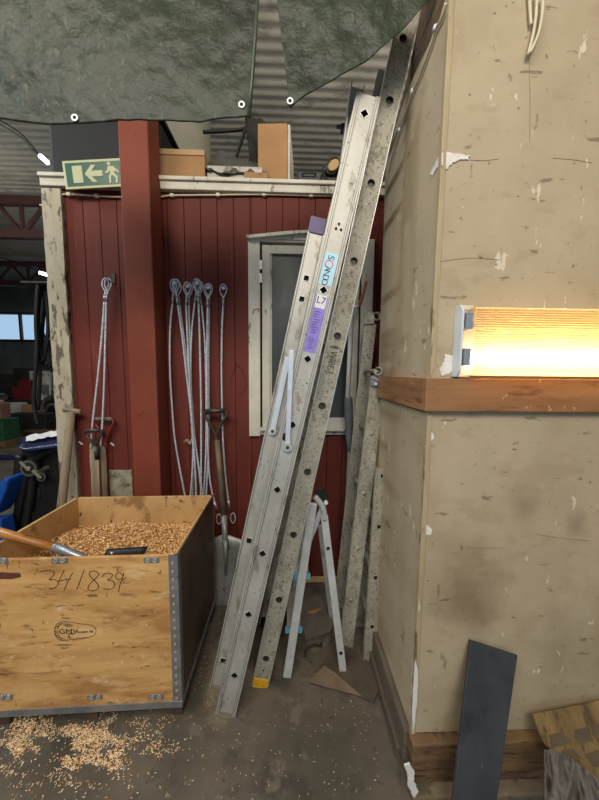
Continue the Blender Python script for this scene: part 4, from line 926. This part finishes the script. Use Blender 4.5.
# braces
bA = PY(291.5, 350, O2.y-.012); bA2 = PY(287.5, 447, O2.y-.006)
obj('brace', MB().bar(bA, bA2, .019, .004, (1, 0, 0)), M('bright_brace_metal', (202, 208, 214), (216, 220, 226), 20, rough=.35, metal=.4, bump=.05), lad, bevel=.001)
bB = PY(288, 357, O1.y-.014); bB2 = PY(272.5, 431, O1.y-.008)
obj('brace', MB().bar(bB, bB2, .024, .004, (1, 0, 0)), bpy.data.materials['bright_brace_metal'], lad, bevel=.001)
for c, r_ in ((bA2, .017), (bB2, .016)):
    p = obj('pivot', MB().tube([c+OUT*.001, c+OUT*.006], r_, 20), edge, lad); obj('pivot_bolt', MB().tube([c+OUT*.006, c+OUT*.010], r_*.45, 6), drk, p)
obj('brace_hole', MB().tube([on2(286, 437), on2(286, 437)+OUT*.001], .017, 16), holem, lad)
# red paint spatter on L2
rr_ = random.Random(4); mb = MB()
for k in range(26):
    y = rr_.uniform(378, 412); s = S2(y); c = O2+d2*s+wv2*rr_.uniform(-.018, .02)-OUT*.0035; mb.tube([c, c+OUT*.001], rr_.uniform(.0012, .0028), 6)
obj('paint_spatter', mb, M('red_spatter', (178, 70, 70), None, bump=0), st2)
# --- old single ladder L3
O3 = PZ(260, 686, .012); T3 = PY(415, -14, O3.y-.03)
print('L3', O3, T3, 'L2', O2, T2_, 'L1', O1, T1_)
l3 = thing('single_ladder', 'long mottled old ladder with round rungs, yellow foot and stamped lettering', 'ladder', O3)
d3 = (T3-O3).normalized()
S3 = lambda y: sAt(O3, d3, 0, y, 0, 0)
h3 = [(S3(y), .0155, 16, 0) for y in (38, 100, 183, 261, 336, 406, 472, 535, 600, 659)]
st3, _, wv3, L3 = stile(O3, T3, .0395, h3, .0035, .026, .002, OUT, alud, l3)
for sg in (-1, 1): obj('bright_edge', MB().boxax(O3+wv3*(sg*.0385-.0015)+OUT*.001, wv3*.003, d3*L3, -OUT*.004), edge, st3)
stile(O3-OUT*.36, T3-OUT*.36, .0395, h3, .0035, .026, .002, -OUT, alud, l3)
for h in h3: rung(O3, d3, wv3, *h, OUT, .36, drk if False else alud, l3)
rg3 = wv3 if wv3.x > 0 else -wv3
o = obj('rubber_foot', MB().boxax(O3-d3*.014-wv3*.036-OUT*.0, wv3*.072, d3*.05, -OUT*.024), yellow, l3, bevel=.003); o['label'] = 'yellow plastic foot'
o = obj('rubber_foot', MB().boxax(O3-d3*.014-wv3*.036-OUT*.335, wv3*.072, d3*.05, -OUT*.024), blackr, l3, bevel=.003)
o = obj('end_cap', MB().boxax(T3-d3*.13-wv3*.043-OUT*.328, wv3*.086, d3*.14, -OUT*.036), blackr, l3, bevel=.003); o['label'] = 'black rubber end cap'
for px, py in ((351.5, 272), (350.5, 285), (346.5, 297), (345.5, 311)):
    s = S3(py); c = O3+d3*s-OUT*.004; n = 18
    rg_ = obj('rivet_ring', MB().ring([c+rg3*.0125*math.cos(2*math.pi*k/n)+d3*.0125*math.sin(2*math.pi*k/n) for k in range(n)], [c+rg3*.009*math.cos(2*math.pi*k/n)+d3*.009*math.sin(2*math.pi*k/n) for k in range(n)], OUT*.002), alud, l3)
    obj('rivet', MB().ball(c, .0055, .003, .0055, 10, 6), M('coppery_rivet', (150, 116, 84), None, metal=.4, rough=.5, bump=0) if 'coppery_rivet' not in bpy.data.materials else bpy.data.materials['coppery_rivet'], rg_)
for px, py in ((0, 582), (0, 642), (0, 671)):
    c = O3+d3*S3(py)-OUT*.003; obj('rivet', MB().tube([c, c+OUT*.0012], .004, 8), holem, l3)
text('stamped_lettering', '[ WIBE ]', O3+d3*S3(360)-OUT*.0028, -d3, rg3, .040, M('dark_stamp', (70, 64, 56), None, bump=0), l3, thick=.0004, xs=.82)
text('stamped_lettering', 'H', O3+d3*S3(347)-OUT*.0028, -d3, rg3, .036, bpy.data.materials['dark_stamp'], l3, thick=.0004, xs=.6)
# --- L4 narrow ladder with hooks at the booth wall
O4 = PZ(346, 648, .004); T4 = PY(378, 381, O4.y); O4b = PZ(339, 607, .004); T4b = PY(370.5, 324, O4b.y)
l4 = thing('roof_ladder', 'weathered narrow ladder with curled hooks leaning at the booth wall', 'ladder', O4)
d4 = (T4-O4).normalized(); S4 = lambda y: sAt(O4, d4, 0, y, 0, 0)
h4 = [(S4(y), .009, 16, 0) for y in (434, 494, 549, 601)]
print('L4', O4, T4, O4b, T4b)
_, _, wv4, L4 = stile(O4, T4, .037, h4, .004, .022, .002, OUT, alud, l4)
d4b = (T4b-O4b).normalized()
mb = MB().bar(O4b, T4b, .066, .022, (1, 0, 0)); obj('stile', mb, alud, l4, bevel=.003)
W4 = O4b.y-O4.y
for y in (434, 494, 549, 601):
    s = S4(y); c = O4+d4*s; L4b = (T4b-O4b).length; s2 = (c.z-O4b.z)/d4b.z; c2 = O4b+d4b*s2
    obj('rung', MB().tube([c+V((0, .002, 0)), c2+V((0, -.015, 0))], .0105, 12), alud, l4, smooth=True)
c = O4+d4*(L4-.0); c2 = O4b+d4b*((c.z-O4b.z)/d4b.z)
obj('rung', MB().tube([PY(377, 371, O4.y+.0), PY(365, 371, O4b.y-.02)], .011, 12), alud, l4, smooth=True)
def hook(c, r_, root):
    n = 24; pts = [c+V((r_*math.cos(a_), 0, r_*math.sin(a_))) for a_ in [math.radians(-190+300*k/n) for k in range(n+1)]]
    mb = MB()
    for p, q in zip(pts, pts[1:]): mb.bar(p, q, .03, .006, (0, 1, 0))
    obj('hook', mb, edge, root)
hook(PY(376.5, 316.5, O4b.y-.01), .021, l4); hook(PY(377.5, 371, O4.y-.005), .018, l4)
obj('hook_plate', MB().prism([PY(x, y, O4b.y-.02) for x, y in ((364, 324), (374, 324), (374, 312), (369, 311), (365, 317))], (0, .02, 0)), alud, l4)
obj('hook_plate', MB().prism([PY(x, y, O4.y-.004) for x, y in ((370, 386), (384, 385), (386, 375), (380, 374), (371, 376))], (0, .012, 0)), galv, l4)
mb = MB()
obj('bolt', MB().bar(PY(372, 377, O4.y-.008), PY(379, 381, O4.y-.008), .008, .006, (0, 1, 0)).tube([PY(376, 384, O4.y-.006), PY(376, 384, O4.y-.016)], .007, 6), edge, l4)
# --- L5 short ladder
O5 = PZ(370, 662, .004); T5 = PY(383, 469, O5.y)
d5 = (T5-O5).normalized(); S5 = lambda y: sAt(O5, d5, 0, y, 0, 0)
l5 = thing('short_ladder', 'short grey ladder with square rungs, nearest to the booth wall', 'ladder', O5)
h5 = [(S5(y), .0095, 4, 0) for y in (476, 527, 578, 627)]
print('L5', O5, T5)
_, _, wv5, L5 = stile(O5, T5, .034, h5, .003, .022, .002, OUT, alud, l5)
W5 = .22
stile(O5-OUT*W5, T5-OUT*W5, .034, h5, .003, .022, .002, -OUT, alud, l5)
for h in h5: rung(O5, d5, wv5, *h, OUT, W5, alu, l5)
# --- pole with grey grip and white frame piece
pg = thing('pole', 'thin aluminium pole with a grey foam grip beside the window', 'pole', PZ(338, 600, .0))
p0 = PY(353, 290, 1.88); p1 = PY(347.5, 400, 1.88); p2 = PY(350, 452, 1.88); p3 = V((PY(343, 590, 1.85).x, 1.85, .003))
obj('tube', MB().tube([p0, p1, p2, p3], .016, 12), alu, pg, smooth=True)
obj('grip', MB().tube(smoothpts([PY(348, 397, 1.87), PY(348.5, 402, 1.87), PY(349, 425, 1.87), PY(350, 446, 1.87), PY(350, 452, 1.87)], 3), [.018, .022, .025, .026, .027, .027, .026, .025, .023, .020, .016, .012, .010], 14), greygrip, pg, smooth=True)
hk = tag(obj('wall_hook', MB().tube(smoothpts([PY(366, 282, 1.90), PY(363, 293, 1.89), PY(360, 303, 1.88), PY(357, 307, 1.86)]), .011, 10), M('rusty_steel', (132, 84, 58), (156, 104, 74), 20, rough=.7), smooth=True), 'rusty round rod behind the long mottled ladder', 'rod')
obj('rod_tip', MB().tube([PY(358, 306, 1.86), PY(355, 307, 1.85)], .009, 10), whites, hk, smooth=True)
# --- step ladder
sl = thing('step_ladder', 'small folding step ladder standing open with white painted rails', 'step ladder', PZ(315, 660, 0))
painted = M('spattered_white_rail', (190, 192, 190), (206, 208, 206), 12, rough=.45, metal=.3, marks=(((84, 80, 76), 50, (1, 1, .5), .66, .03, .7), ((190, 90, 90), 40, (1, 1, 1), .70, .03, .7)))
YA = PZ(288, 678, 0).y; YBk = PZ(343, 673, 0).y
fa = PZ(287, 677, .0); ta = PY(313, 503, YA+.05); fb = PZ(343, 672, .0); tb_ = PY(324, 515, YBk+.05)
obj('leg', MB().bar(fa+V((0, 0, .004)), ta, .040, .02, (1, 0, 0)), painted, sl, bevel=.003)
q = [fb+V((0, 0, .004)), fb.lerp(tb_, .5), tb_, PY(322.5, 507, YBk+.05), PY(319, 501, YBk+.05), PY(315, 496, YBk+.05)]
mb = MB()
for a, b in zip(q, q[1:]): mb.bar(a, b, .034, .02, (1, 0, .01))
obj('leg', MB().bar(q[0], q[2], .036, .022, (1, 0, 0)), painted, sl, bevel=.003)
obj('top_rail', MB().tube(smoothpts([q[2]+(q[0]-q[2])*.03]+q[3:], 4), .016, 12), painted, sl, smooth=True)
# rear leg frames
obj('leg', MB().bar(PZ(331.5, 617, .004), PY(320, 525, YBk+.32), .03, .02, (1, 0, 0)), alu, sl, bevel=.003)
gg = YA+.30
fr = V((fa.x+.012, fa.y+.30, .004)); tr_ = V((ta.x+.012, ta.y+.28, ta.z))
obj('leg', MB().bar(fr, tr_, .032, .02, (1, 0, 0)), alu, sl, bevel=.003)
for y in (632, 578):
    dA = (ta-fa).normalized(); s = sAt(fa, dA, 0, y, 0, 0); c = fa+dA*s; st_ = obj('step', MB().box(c.x-.035, c.x+.035, c.y+.012, c.y+.31, c.z-.01, c.z+.012), alu, sl, bevel=.003)
    for sx in (-1, 1): obj('step_edge', MB().box(c.x+sx*.030-.012, c.x+sx*.030+.012, c.y+.004, c.y+.022, c.z-.012, c.z+.014), bluepl, st_, bevel=.002)
obj('cross_stay', MB().bar(PY(308, 545, YA+.10), PY(323, 505, YA+.08), .024, .006, (1, 0, 0)), bpy.data.materials['bright_brace_metal'], sl, bevel=.001)
c = PY(322.5, 497, YA+.06)
obj('hinge_disc', MB().prism([c+V((.028*math.cos(k*math.pi/12)+.008*math.sin(k*math.pi/12)*-1, 0, .046*math.sin(k*math.pi/12))) for k in range(24)], (0, .016, 0)), black, sl, bevel=.003)
c = PY(326, 503, YA+.05); obj('hinge_bolt', MB().tube([c, c+V((0, .012, 0))], .010, 12), whites, sl)
for y in (547, 651):
    dB = (tb_-fb).normalized(); c = fb+dB*sAt(fb, dB, 0, y, 0, 0); obj('bolt', MB().tube([c+V((0, -.013, 0)), c+V((0, -.010, 0))], .009, 10), holem, sl)
# ================================================================== FLOOR THINGS
mp = [PZ(x, y, .003) for x, y in ((331, 632), (338, 640), (346, 648), (362, 658), (376, 669), (379, 690), (374, 704), (358, 697), (332, 690), (309, 684), (321, 668), (330, 652))]
mo = obj('rubber_mat', MB().prism(mp, (0, 0, .012)), matm, bevel=.002); tag(mo, 'dusty rubber mat with one folded corner on the floor', 'mat')
def fz(x, y, z): return PZ(x, y, z)
obj('folded_corner', MB().prism([fz(308, 682, .012), fz(324, 666, .03), (fz(336, 674, .03)), fz(362, 697, .012), fz(335, 690, .012)], (0, 0, .006)), foldm, mo, bevel=.002)
tag(obj('bent_hoop', MB().tube(smoothpts([PZ(312, 662, .01), PZ(306, 657, .02), PZ(306, 650, .03), PZ(314, 645, .03), PZ(321, 646, .012), PZ(321, 643, .008)]), .006, 8), drk, smooth=True), 'bent dark metal hoop on the floor between the ladder feet', 'hoop')
tag(obj('dry_leaf', MB().prism([PZ(306, 613, .004), PZ(314, 610, .01), PZ(322, 608, .006), (PZ(314, 614, .004))], (0, 0, .002)), card), 'thin pale scrap behind the step ladder', 'scrap')
tag(obj('stone_sheet', MB().prism([PZ(x, y, .002) for x, y in ((300, 600), (333, 592), (338, 612), (330, 632), (306, 640), (300, 620))], (0, 0, .004)), M('dusty_sheet', (96, 90, 80), (112, 106, 94), 6, rough=.8)), 'pale dusty sheet on the floor behind the step ladder', 'sheet')
# charcoal plank leaning on front wall
n_ = V((0, -.94, .34)).normalized(); o0 = V((.7, YC-.052, .30))
# plane leaning: passes sill edge, foot nearer camera
pA = V((0, YC-.03, .55)); pB = V((0, YC-.26, .0)); dv = (pA-pB).normalized(); n_ = V((1, 0, 0)).cross(dv)
tl0, tr0 = PP(470, 640, pA, n_), PP(517, 655, pA, n_)
bl0, br0 = PP(451, 812, pA, n_), PP(494, 815, pA, n_)
bl1 = tl0+(bl0-tl0)*((tl0.z-.005)/(tl0.z-bl0.z)); br1 = tr0+(br0-tr0)*((tr0.z-.005)/(tr0.z-br0.z))
nn = n_ if n_.y < 0 else -n_
pk = obj('charcoal_board', MB().prism([tl0, tl0.lerp(tr0, .25)+V((0, 0, .001)), tr0, br1, bl1], -nn*.012), slate, bevel=.002); tag(pk, 'charcoal grey plank leaning against the tan wall', 'plank')
pk.location = pk.location+nn*.004
# checkered panel
pC = V((0, YC-.06, .30)); pD = V((0, YC-.30, .0)); dv2 = (pC-pD).normalized(); n2 = V((1, 0, 0)).cross(dv2); n2 = n2 if n2.y < 0 else -n2
def cp(x, y, e=0): return PP(x, y, pC+n2*e, n2)
cpo = [cp(533, 714), cp(560, 709), cp(610, 699), cp(640, 760), cp(612, 795), cp(590, 782), cp(566, 760), cp(546, 746), cp(540, 735)]
pn = obj('checker_panel', MB().prism(cpo, -n2*.012), M('brown_veneer', (102, 82, 48), (134, 108, 64), 12, (2, .6, .6), rough=.6, marks=(((66, 52, 34), 16, (3, .8, .8), .54, .08, .75), ((150, 126, 82), 9, (1, 1, 1), .6, .06, .5))), bevel=.002); tag(pn, 'brown veneered panel with dark squares leaning low at the right', 'panel')
chm = M('dark_square_veneer', (80, 68, 50), (98, 84, 62), 12, rough=.6)
for q in (((549, 735), (563, 732), (570, 744), (552, 748)), ((573, 731), (586, 727), (594, 741), (580, 744)), ((592, 727), (606, 722), (612, 734), (597, 738)), ((584, 754), (602, 750), (612, 762), (594, 768)), ((561, 751), (572, 748), (582, 758), (574, 762))):
    obj('dark_square', MB().prism([cp(x, y, .0012) for x, y in q], -n2*.001), chm, pn)
# rag over it
nx = 60; ny_ = 44; g = []
for i in range(nx):
    row = []
    for j in range(ny_):
        s = i/(nx-1); t = j/(ny_-1)
        x = 545+75*s; top = interp([(0, 750), (.12, 749), (.35, 757), (.6, 772), (1, 800)], s); y = top+(842-top)*t
        e = .03+.05*(1-abs(mnoise.noise(V((s*5+t*1.2, t*1.6, 8))))*2.2)*.6+.02*(1-abs(mnoise.noise(V((s*11-t*3, t*3, 3))))*2)+.03*t; x += 2*mnoise.noise(V((t*5, 1, 1))); y += 3*mnoise.noise(V((s*8, 2, 2)))*(1-t)
        row.append(cp(x, y, e))
    g.append(row)
tag(obj('rag', MB().sheet(g, -n2*.004), ragm, smooth=True), 'crumpled dirty grey cloth in front of the brown panel', 'cloth')
tag(obj('wood_scrap', MB().boxax(PZ(497, 792, .003), (.09, .02, 0), (-.012, .05, 0), (0, 0, .02)), rough_wood, bevel=.003), 'short brown wood scrap on the floor beside the plank', 'wood scrap')
# ================================================================== LEFT: CART, HOSES
YK = 2.12
ct = thing('wheeled_cart', 'black plastic cart tipped on its side with caster wheels showing', 'cart', (PY(35, 540, YK).x, YK+.1, 0))
body = [(22, 446), (40, 444), (60, 446), (62, 500), (58, 560), (40, 620), (5, 620), (4, 560), (12, 520), (15, 470)]
obj('body', MB().prism([PY(x, y, YK) for x, y in body], (0, .28, 0)), black, ct, bevel=.015)
for q in (((27, 470), (22, 495), (12, 540)), ((60, 448), (40, 455), (34, 472), (30, 500), (22, 545)), ((20, 455), (18, 475), (16, 500))):
    obj('frame_rib', MB().tube(smoothpts([PY(x, y, YK-.02) for x, y in q]), .028, 12), black, ct, smooth=True)
def caster(cx, cy, r_, root):
    c = PY(cx, cy, YK-.10)
    w_ = obj('caster_wheel', MB().tube([c, c+V((0, .03, 0))], r_, 28), black, root, bevel=.004)
    n = 26
    obj('wheel_rim', MB().ring([c+V((r_*.95*math.cos(2*math.pi*k/n), -.002, r_*.95*math.sin(2*math.pi*k/n))) for k in range(n)], [c+V((r_*.72*math.cos(2*math.pi*k/n), -.002, r_*.72*math.sin(2*math.pi*k/n))) for k in range(n)], (0, .004, 0)), greyp, w_)
    obj('hub', MB().tube([c+V((0, -.006, 0)), c], r_*.25, 14), edge, w_)
    obj('caster_fork', MB().bar(c+V((0, -.008, 0)), c+V((-.045, -.008, .05)), .018, .006, (1, 0, 1)).bar(c+V((-.03, .0, .035)), c+V((-.03, .1, .035)), .02, .02), M('caster_zinc', (160, 156, 136), None, rough=.4, metal=.5) if 'caster_zinc' not in bpy.data.materials else bpy.data.materials['caster_zinc'], root)
caster(28.5, 468.5, .058, ct); caster(41, 477, .032, ct)
for x, y in ((39, 494), (33, 517)):
    c = PY(x, y, YK-.004); obj('slot', MB().ball(c, .012, .006, .045, 12, 8), holem, ct, smooth=True)
g = []
for i in range(14):
    s = i/13; row = []
    for j in range(6):
        t = j/5; x = 17+43*s; y = interp([(0, 444), (.15, 438), (.6, 435), (1, 430)], s)+(interp([(0, 446), (.2, 450), (1, 446)], s)-interp([(0, 444), (.15, 438), (.6, 435), (1, 430)], s))*t
        row.append(PY(x, y, 2.0+.25*(1-t)))
    g.append(row)
o = obj('fender', MB().sheet(g, (0, .01, -.012)), navyp, smooth=True); tag(o, 'glossy dark blue moulded part lying on the black cart', 'moulding')
mb = MB(); rr_ = random.Random(9)
g = [[PY(26+31*i/10, 441-6*i/10-5*j/4-rr_.uniform(0, 1.6)+1, 2.1+.03*j) for j in range(5)] for i in range(11)]
tag(obj('paper', MB().sheet(g, (0, .004, .002)), whites), 'crumpled white paper on the dark blue moulding', 'paper')
g = [PY(x, y, 1.95) for x, y in ((-28, 515), (-20, 498), (-10, 490), (4, 478), (8, 480), (5, 492), (-2, 508), (-8, 518))]
tag(obj('blue_bag', MB().prism(g, (0, .14, 0)), bluem, bevel=.02), 'bright blue plastic sack at the left edge beside the cart', 'sack')
tag(obj('blue_sheet', MB().prism([PY(x, y, 1.93) for x, y in ((-24, 525), (0, 520), (4, 545), (-2, 590))]+[V((PY(-2, 590, 1.93).x, 1.93, .003)), V((PY(-24, 590, 1.93).x, 1.93, .003))], (0, .1, 0)), bluem, bevel=.01), 'lower bright blue plastic piece at the left edge', 'sack')
# hoses hanging left of post
hl = [((38, 284), (36, 320), (37, 350), (35, 380), (34, 405), (38, 425)), ((41, 284), (38, 315), (38, 345), (40, 375), (38, 410)), ((44, 284), (42, 320), (36, 350), (38, 362), (44, 358), (48, 330), (46, 290)), ((47, 286), (50, 320), (52, 345), (50, 365), (44, 366), (41, 350), (44, 310), (45, 290)), ((48, 284), (52, 330), (54, 370), (53, 400)), ((40, 290), (42, 330), (48, 345), (50, 362), (43, 364), (39, 355))]
hn = ['leftmost dark hose of the hanging bundle, straight to the floor clutter', 'second straight dark hose of the bundle', 'dark hose looped low at the left of the bundle', 'dark hose looped wide at the right of the bundle', 'dark hose hugging the white post', 'short dark inner hose loop of the bundle']
for q, l in zip(hl, hn):
    Yh = 2.35+.02*len(l) % .1
    o = obj('hose', MB().tube(smoothpts([PY(x, y, 2.33+.035*hl.index(q)) for x, y in q]), .013, 8), blackr, smooth=True); tag(o, l, 'hose', 'dark hoses hanging left of the white post')
a = PY(36, 286, 2.42); b = PY(50, 287, 2.42)
tag(obj('hose_hook', MB().bar((a.x-.02, 2.42, a.z), (XL+.06, 2.42, a.z), .22, .014, (0, 1, 0)), drk), 'dark flat steel arm carrying the hanging hoses', 'hook')
# lower hoses coil
for r_, l in ((.40, 'outer grey hose coil standing near the white post'), (.29, 'middle grey hose coil standing near the white post')):
    c = PY(52, 408, 7.5+(.12 if r_ < .3 else 0)); c.z = r_+.022; n = 30
    o = obj('hose_coil', MB().tube([c+V((r_*.62*math.cos(2*math.pi*k/n), 0, r_*math.sin(2*math.pi*k/n))) for k in range(n)], .04, 8, closed=True), M('grey_rubber_hose', (80, 76, 68), (98, 94, 84), 9, rough=.7) if 'grey_rubber_hose' not in bpy.data.materials else bpy.data.materials['grey_rubber_hose'], smooth=True)
    tag(o, l, 'hose', 'grey hose coils')
# ================================================================== FAR HALL CLUTTER
def hbox(name, x0, x1, y0, y1, Y, dep, mat, label, cat, bevel=.01, zb=.001):
    a = PY(x0, y0, Y); b = PY(x1, y0, Y); z0_ = zb
    o = obj(name, MB().box(a.x, b.x, Y, Y+dep, z0_, b.z), mat, bevel=bevel); tag(o, label, cat); return o
# green crate and pallet
gc = hbox('green_crate', -20, 2, 420, 444, 5.6, .35, greenm, 'dark green crate on a pallet at the far left', 'crate', zb=.147)
a = PY(8, 430, 5.6)
for z in (.3, .55): obj('crate_ridge', MB().box(a.x-.6, a.x+.02, 5.57, 5.6, z, z+.03), greenm, gc)
def pallet(cx, Y, z, w_, dpt, label):
    p = thing('pallet', label, 'pallet', (cx, Y, z))
    for k in range(5): obj('deck_board', MB().box(cx-w_/2, cx+w_/2, Y+k*dpt/5, Y+k*dpt/5+dpt/7, z+.12, z+.145), rough_wood, p)
    for k in range(3): obj('bearer', MB().box(cx-w_/2+k*(w_-.1)/2, cx-w_/2+k*(w_-.1)/2+.1, Y, Y+dpt*.95, z+.001, z+.12), rough_wood, p)
pallet(PY(-4, 440, 5.6).x-.1, 5.55, 0, .62, .45, 'wooden pallet under the green crate')
pallet(PY(42, 424, 6.5).x, 6.5, 0, 1.0, .25, 'wooden pallet in front of the hose coils on the hall floor')
gz = PY(0, 420, 5.6).z
hbox('brick_box', -14, 0, 403, 419, 5.65, .2, M('reddish_crate', (120, 84, 66), (140, 100, 80), 8), 'reddish box on top of the green crate', 'box', zb=gz+.002)
dk = M('dark_machine', (34, 33, 32), (52, 50, 48), 6, rough=.5)
wh = M('grimy_white', (170, 166, 156), (200, 196, 188), 8, rough=.5, marks=(((70, 66, 60), 12, (1, 1, 1), .6, .06, .7),))
rdm = M('dull_red', (92, 26, 30), (116, 36, 38), 8, rough=.45)
gm_ = M('greyish_metal', (112, 114, 112), (136, 138, 136), 8, rough=.45)
PB = PY(0, 400, 7.75).z
base = hbox('scrap_platform', -30, 48, 400, 416, 7.75, 1.3, dk, 'long dark platform carrying the scrap heap at the far left', 'platform', .03)
zz = lambda y, Y: PY(0, y, Y).z+.002
items = [('machine_block', -8, 11, 374, 0, 8.2, .25, dk, 'big dark machine block at the far left edge of the scrap heap', 'machine', PB+.002),
 ('dark_carton', 13, 28, 368, 0, 8.5, .4, dk, 'black carton at the back of the far scrap heap', 'box', PB+.002),
 ('white_sack', 29, 40, 371, 0, 8.3, .35, wh, 'white sack right of the black carton in the far scrap heap', 'sack', PB+.002),
 ('white_bin', 41, 49, 373, 0, 8.1, .3, wh, 'white bin at the right end of the far scrap heap', 'bin', PB+.002),
 ('red_machine', 12, 31, 387, 0, 7.8, .34, rdm, 'dull red machine in the middle of the far scrap heap', 'machine', PB+.002),
 ('red_toolbox', 17, 29, 380, 0, 7.85, .2, rdm, 'thin red box on top of the dull red machine', 'box', zz(387, 7.8)),
 ('grey_cabinet', 33, 41, 385, 0, 7.85, .3, gm_, 'grey metal cabinet right of the dull red machine', 'cabinet', PB+.002),
 ('white_tray', 33, 40, 382, 0, 7.9, .2, wh, 'white tray on top of the grey metal cabinet', 'tray', zz(385, 7.85)),
 ('white_washer', 4, 20, 403, 0, 7.2, .2, wh, 'white appliance casing on the floor before the scrap heap', 'appliance', .001),
 ('cream_carton', 22, 32, 405, 0, 7.2, .15, card, 'cream carton beside the white appliance casing', 'box', .001),
 ('dark_sacks', 5, 45, 414, 0, 6.75, .3, dk, 'long dark roll on the floor before the white appliance casing', 'roll', .001),
 ('brown_carton', 50, 57, 401, 0, 9.2, .2, card, 'brown carton behind the hose coils', 'box', .001)]
for it in items: hbox(*it[:10], zb=it[10])
sp = [(1, 402, 7.3, wh, 'white scrap lump at the far left before the scrap platform', 0), (3, 395, 7.8, greyp, 'grey scrap lump on the platform left of the red machine', 1), (8, 396, 7.95, dk, 'black scrap lump on the platform beside the red machine', 1),
 (33, 408, 7.6, dk, 'black scrap lump right of the cream carton', 0), (37.5, 410, 7.45, wh, 'white scrap lump right of the cream carton', 0), (43, 396, 7.85, wh, 'white scrap lump on the platform right of the grey cabinet', 1), (46, 397, 8.0, rdm, 'red scrap lump at the right end of the platform', 1),
 (44, 412, 7.1, greyp, 'grey scrap lump on the floor left of the hose coils', 0)]
for k, (x, y, Y, m, l, on) in enumerate(sp):
    c = PY(x, y, Y); z = PB+.002 if on else .001; b = MB(); h_ = max(.08, c.z-z+.05)
    for q in range(3):
        e1 = V((math.cos(k+q*2), math.sin(k+q*2)*.5, 0)).normalized(); cc = V((c.x+.05*q-.05, Y, z+h_*.5))
        b.boxax(cc-e1*.08-V((-e1.y, e1.x, 0))*.05-V((0, 0, h_*.5)), e1*.16, V((-e1.y, e1.x, 0))*.1, (.02*q, 0, h_*(1-.25*q)))
    tag(obj('scrap_lump', b, m, bevel=.008), l, 'scrap', 'scrap lumps in the far hall')
beam = hbox('blue_beam', -20, 22, 457, 470, 4.9, .12, navyp, 'long dark blue beam on the floor behind the cart', 'beam')
# hanging hall lamps
for k, (x, y, Y, l) in enumerate(((46, 160, 3.9, 'nearer glowing hall lamp hanging left of the exit sign'), (44, 273.5, 7.5, 'farther glowing hall lamp beside the white post'))):
    c = PY(x, y, Y); q = V((.10, .45, 0)) if k == 0 else V((.12, .3, -.0))
    dr = (PY(x+4, y+4, Y)-PY(x-5, y-4, Y)) if k == 0 else (PY(x+4, y+1.2, Y)-PY(x-4, y-1.2, Y))
    lp = obj('hall_lamp', MB().bar(c-dr*.5+V((0, 0, .02)), c+dr*.5+V((0, 0, .02)), .05, .03, (0, 1, 0)), greyp); tag(lp, l, 'lamp', 'hall lamps')
    obj('lit_tube', MB().tube([c-dr*.42-V((0, .03, .012)), c+dr*.42-V((0, .03, .012))], .024 if k == 0 else .035, 12), emis('hall_tube_glow', (255, 255, 250), 9) if k == 0 else bpy.data.materials['hall_tube_glow'], lp, smooth=True)
    q = [PY(-15, 112, Y), PY(20, 133, Y), PY(41, 157, Y)] if k == 0 else [PY(-15, 253, Y), PY(15, 262, Y), PY(41, 272, Y)]
    tag(obj('lamp_cable', MB().tube(smoothpts(q), .008 if k == 0 else .012, 6), blackr, smooth=True), ['sagging black cable leading to the nearer hall lamp', 'sagging black cable leading to the farther hall lamp'][k], 'cable', 'lamp cables')
    if k == 0: tag(obj('lamp_cable', MB().tube(smoothpts([p+V((0, 0, -.05+.012*i)) for i, p in enumerate(q)]), .006, 6), blackr, smooth=True), 'second thinner cable just under the nearer lamp cable', 'cable', 'lamp cables')
for (x, Yp) in ((-5.0, 3.4), (-3.0, 7.0)):
    pl_ = bpy.data.lights.new('hall_lamp_light', 'POINT'); pl_.energy = 45; pl_.shadow_soft_size = .2; pl_.color = (.9, .96, 1)
    po = bpy.data.objects.new('hall_lamp_light', pl_); COL.objects.link(po); po.location = (x, Yp, 3.9)
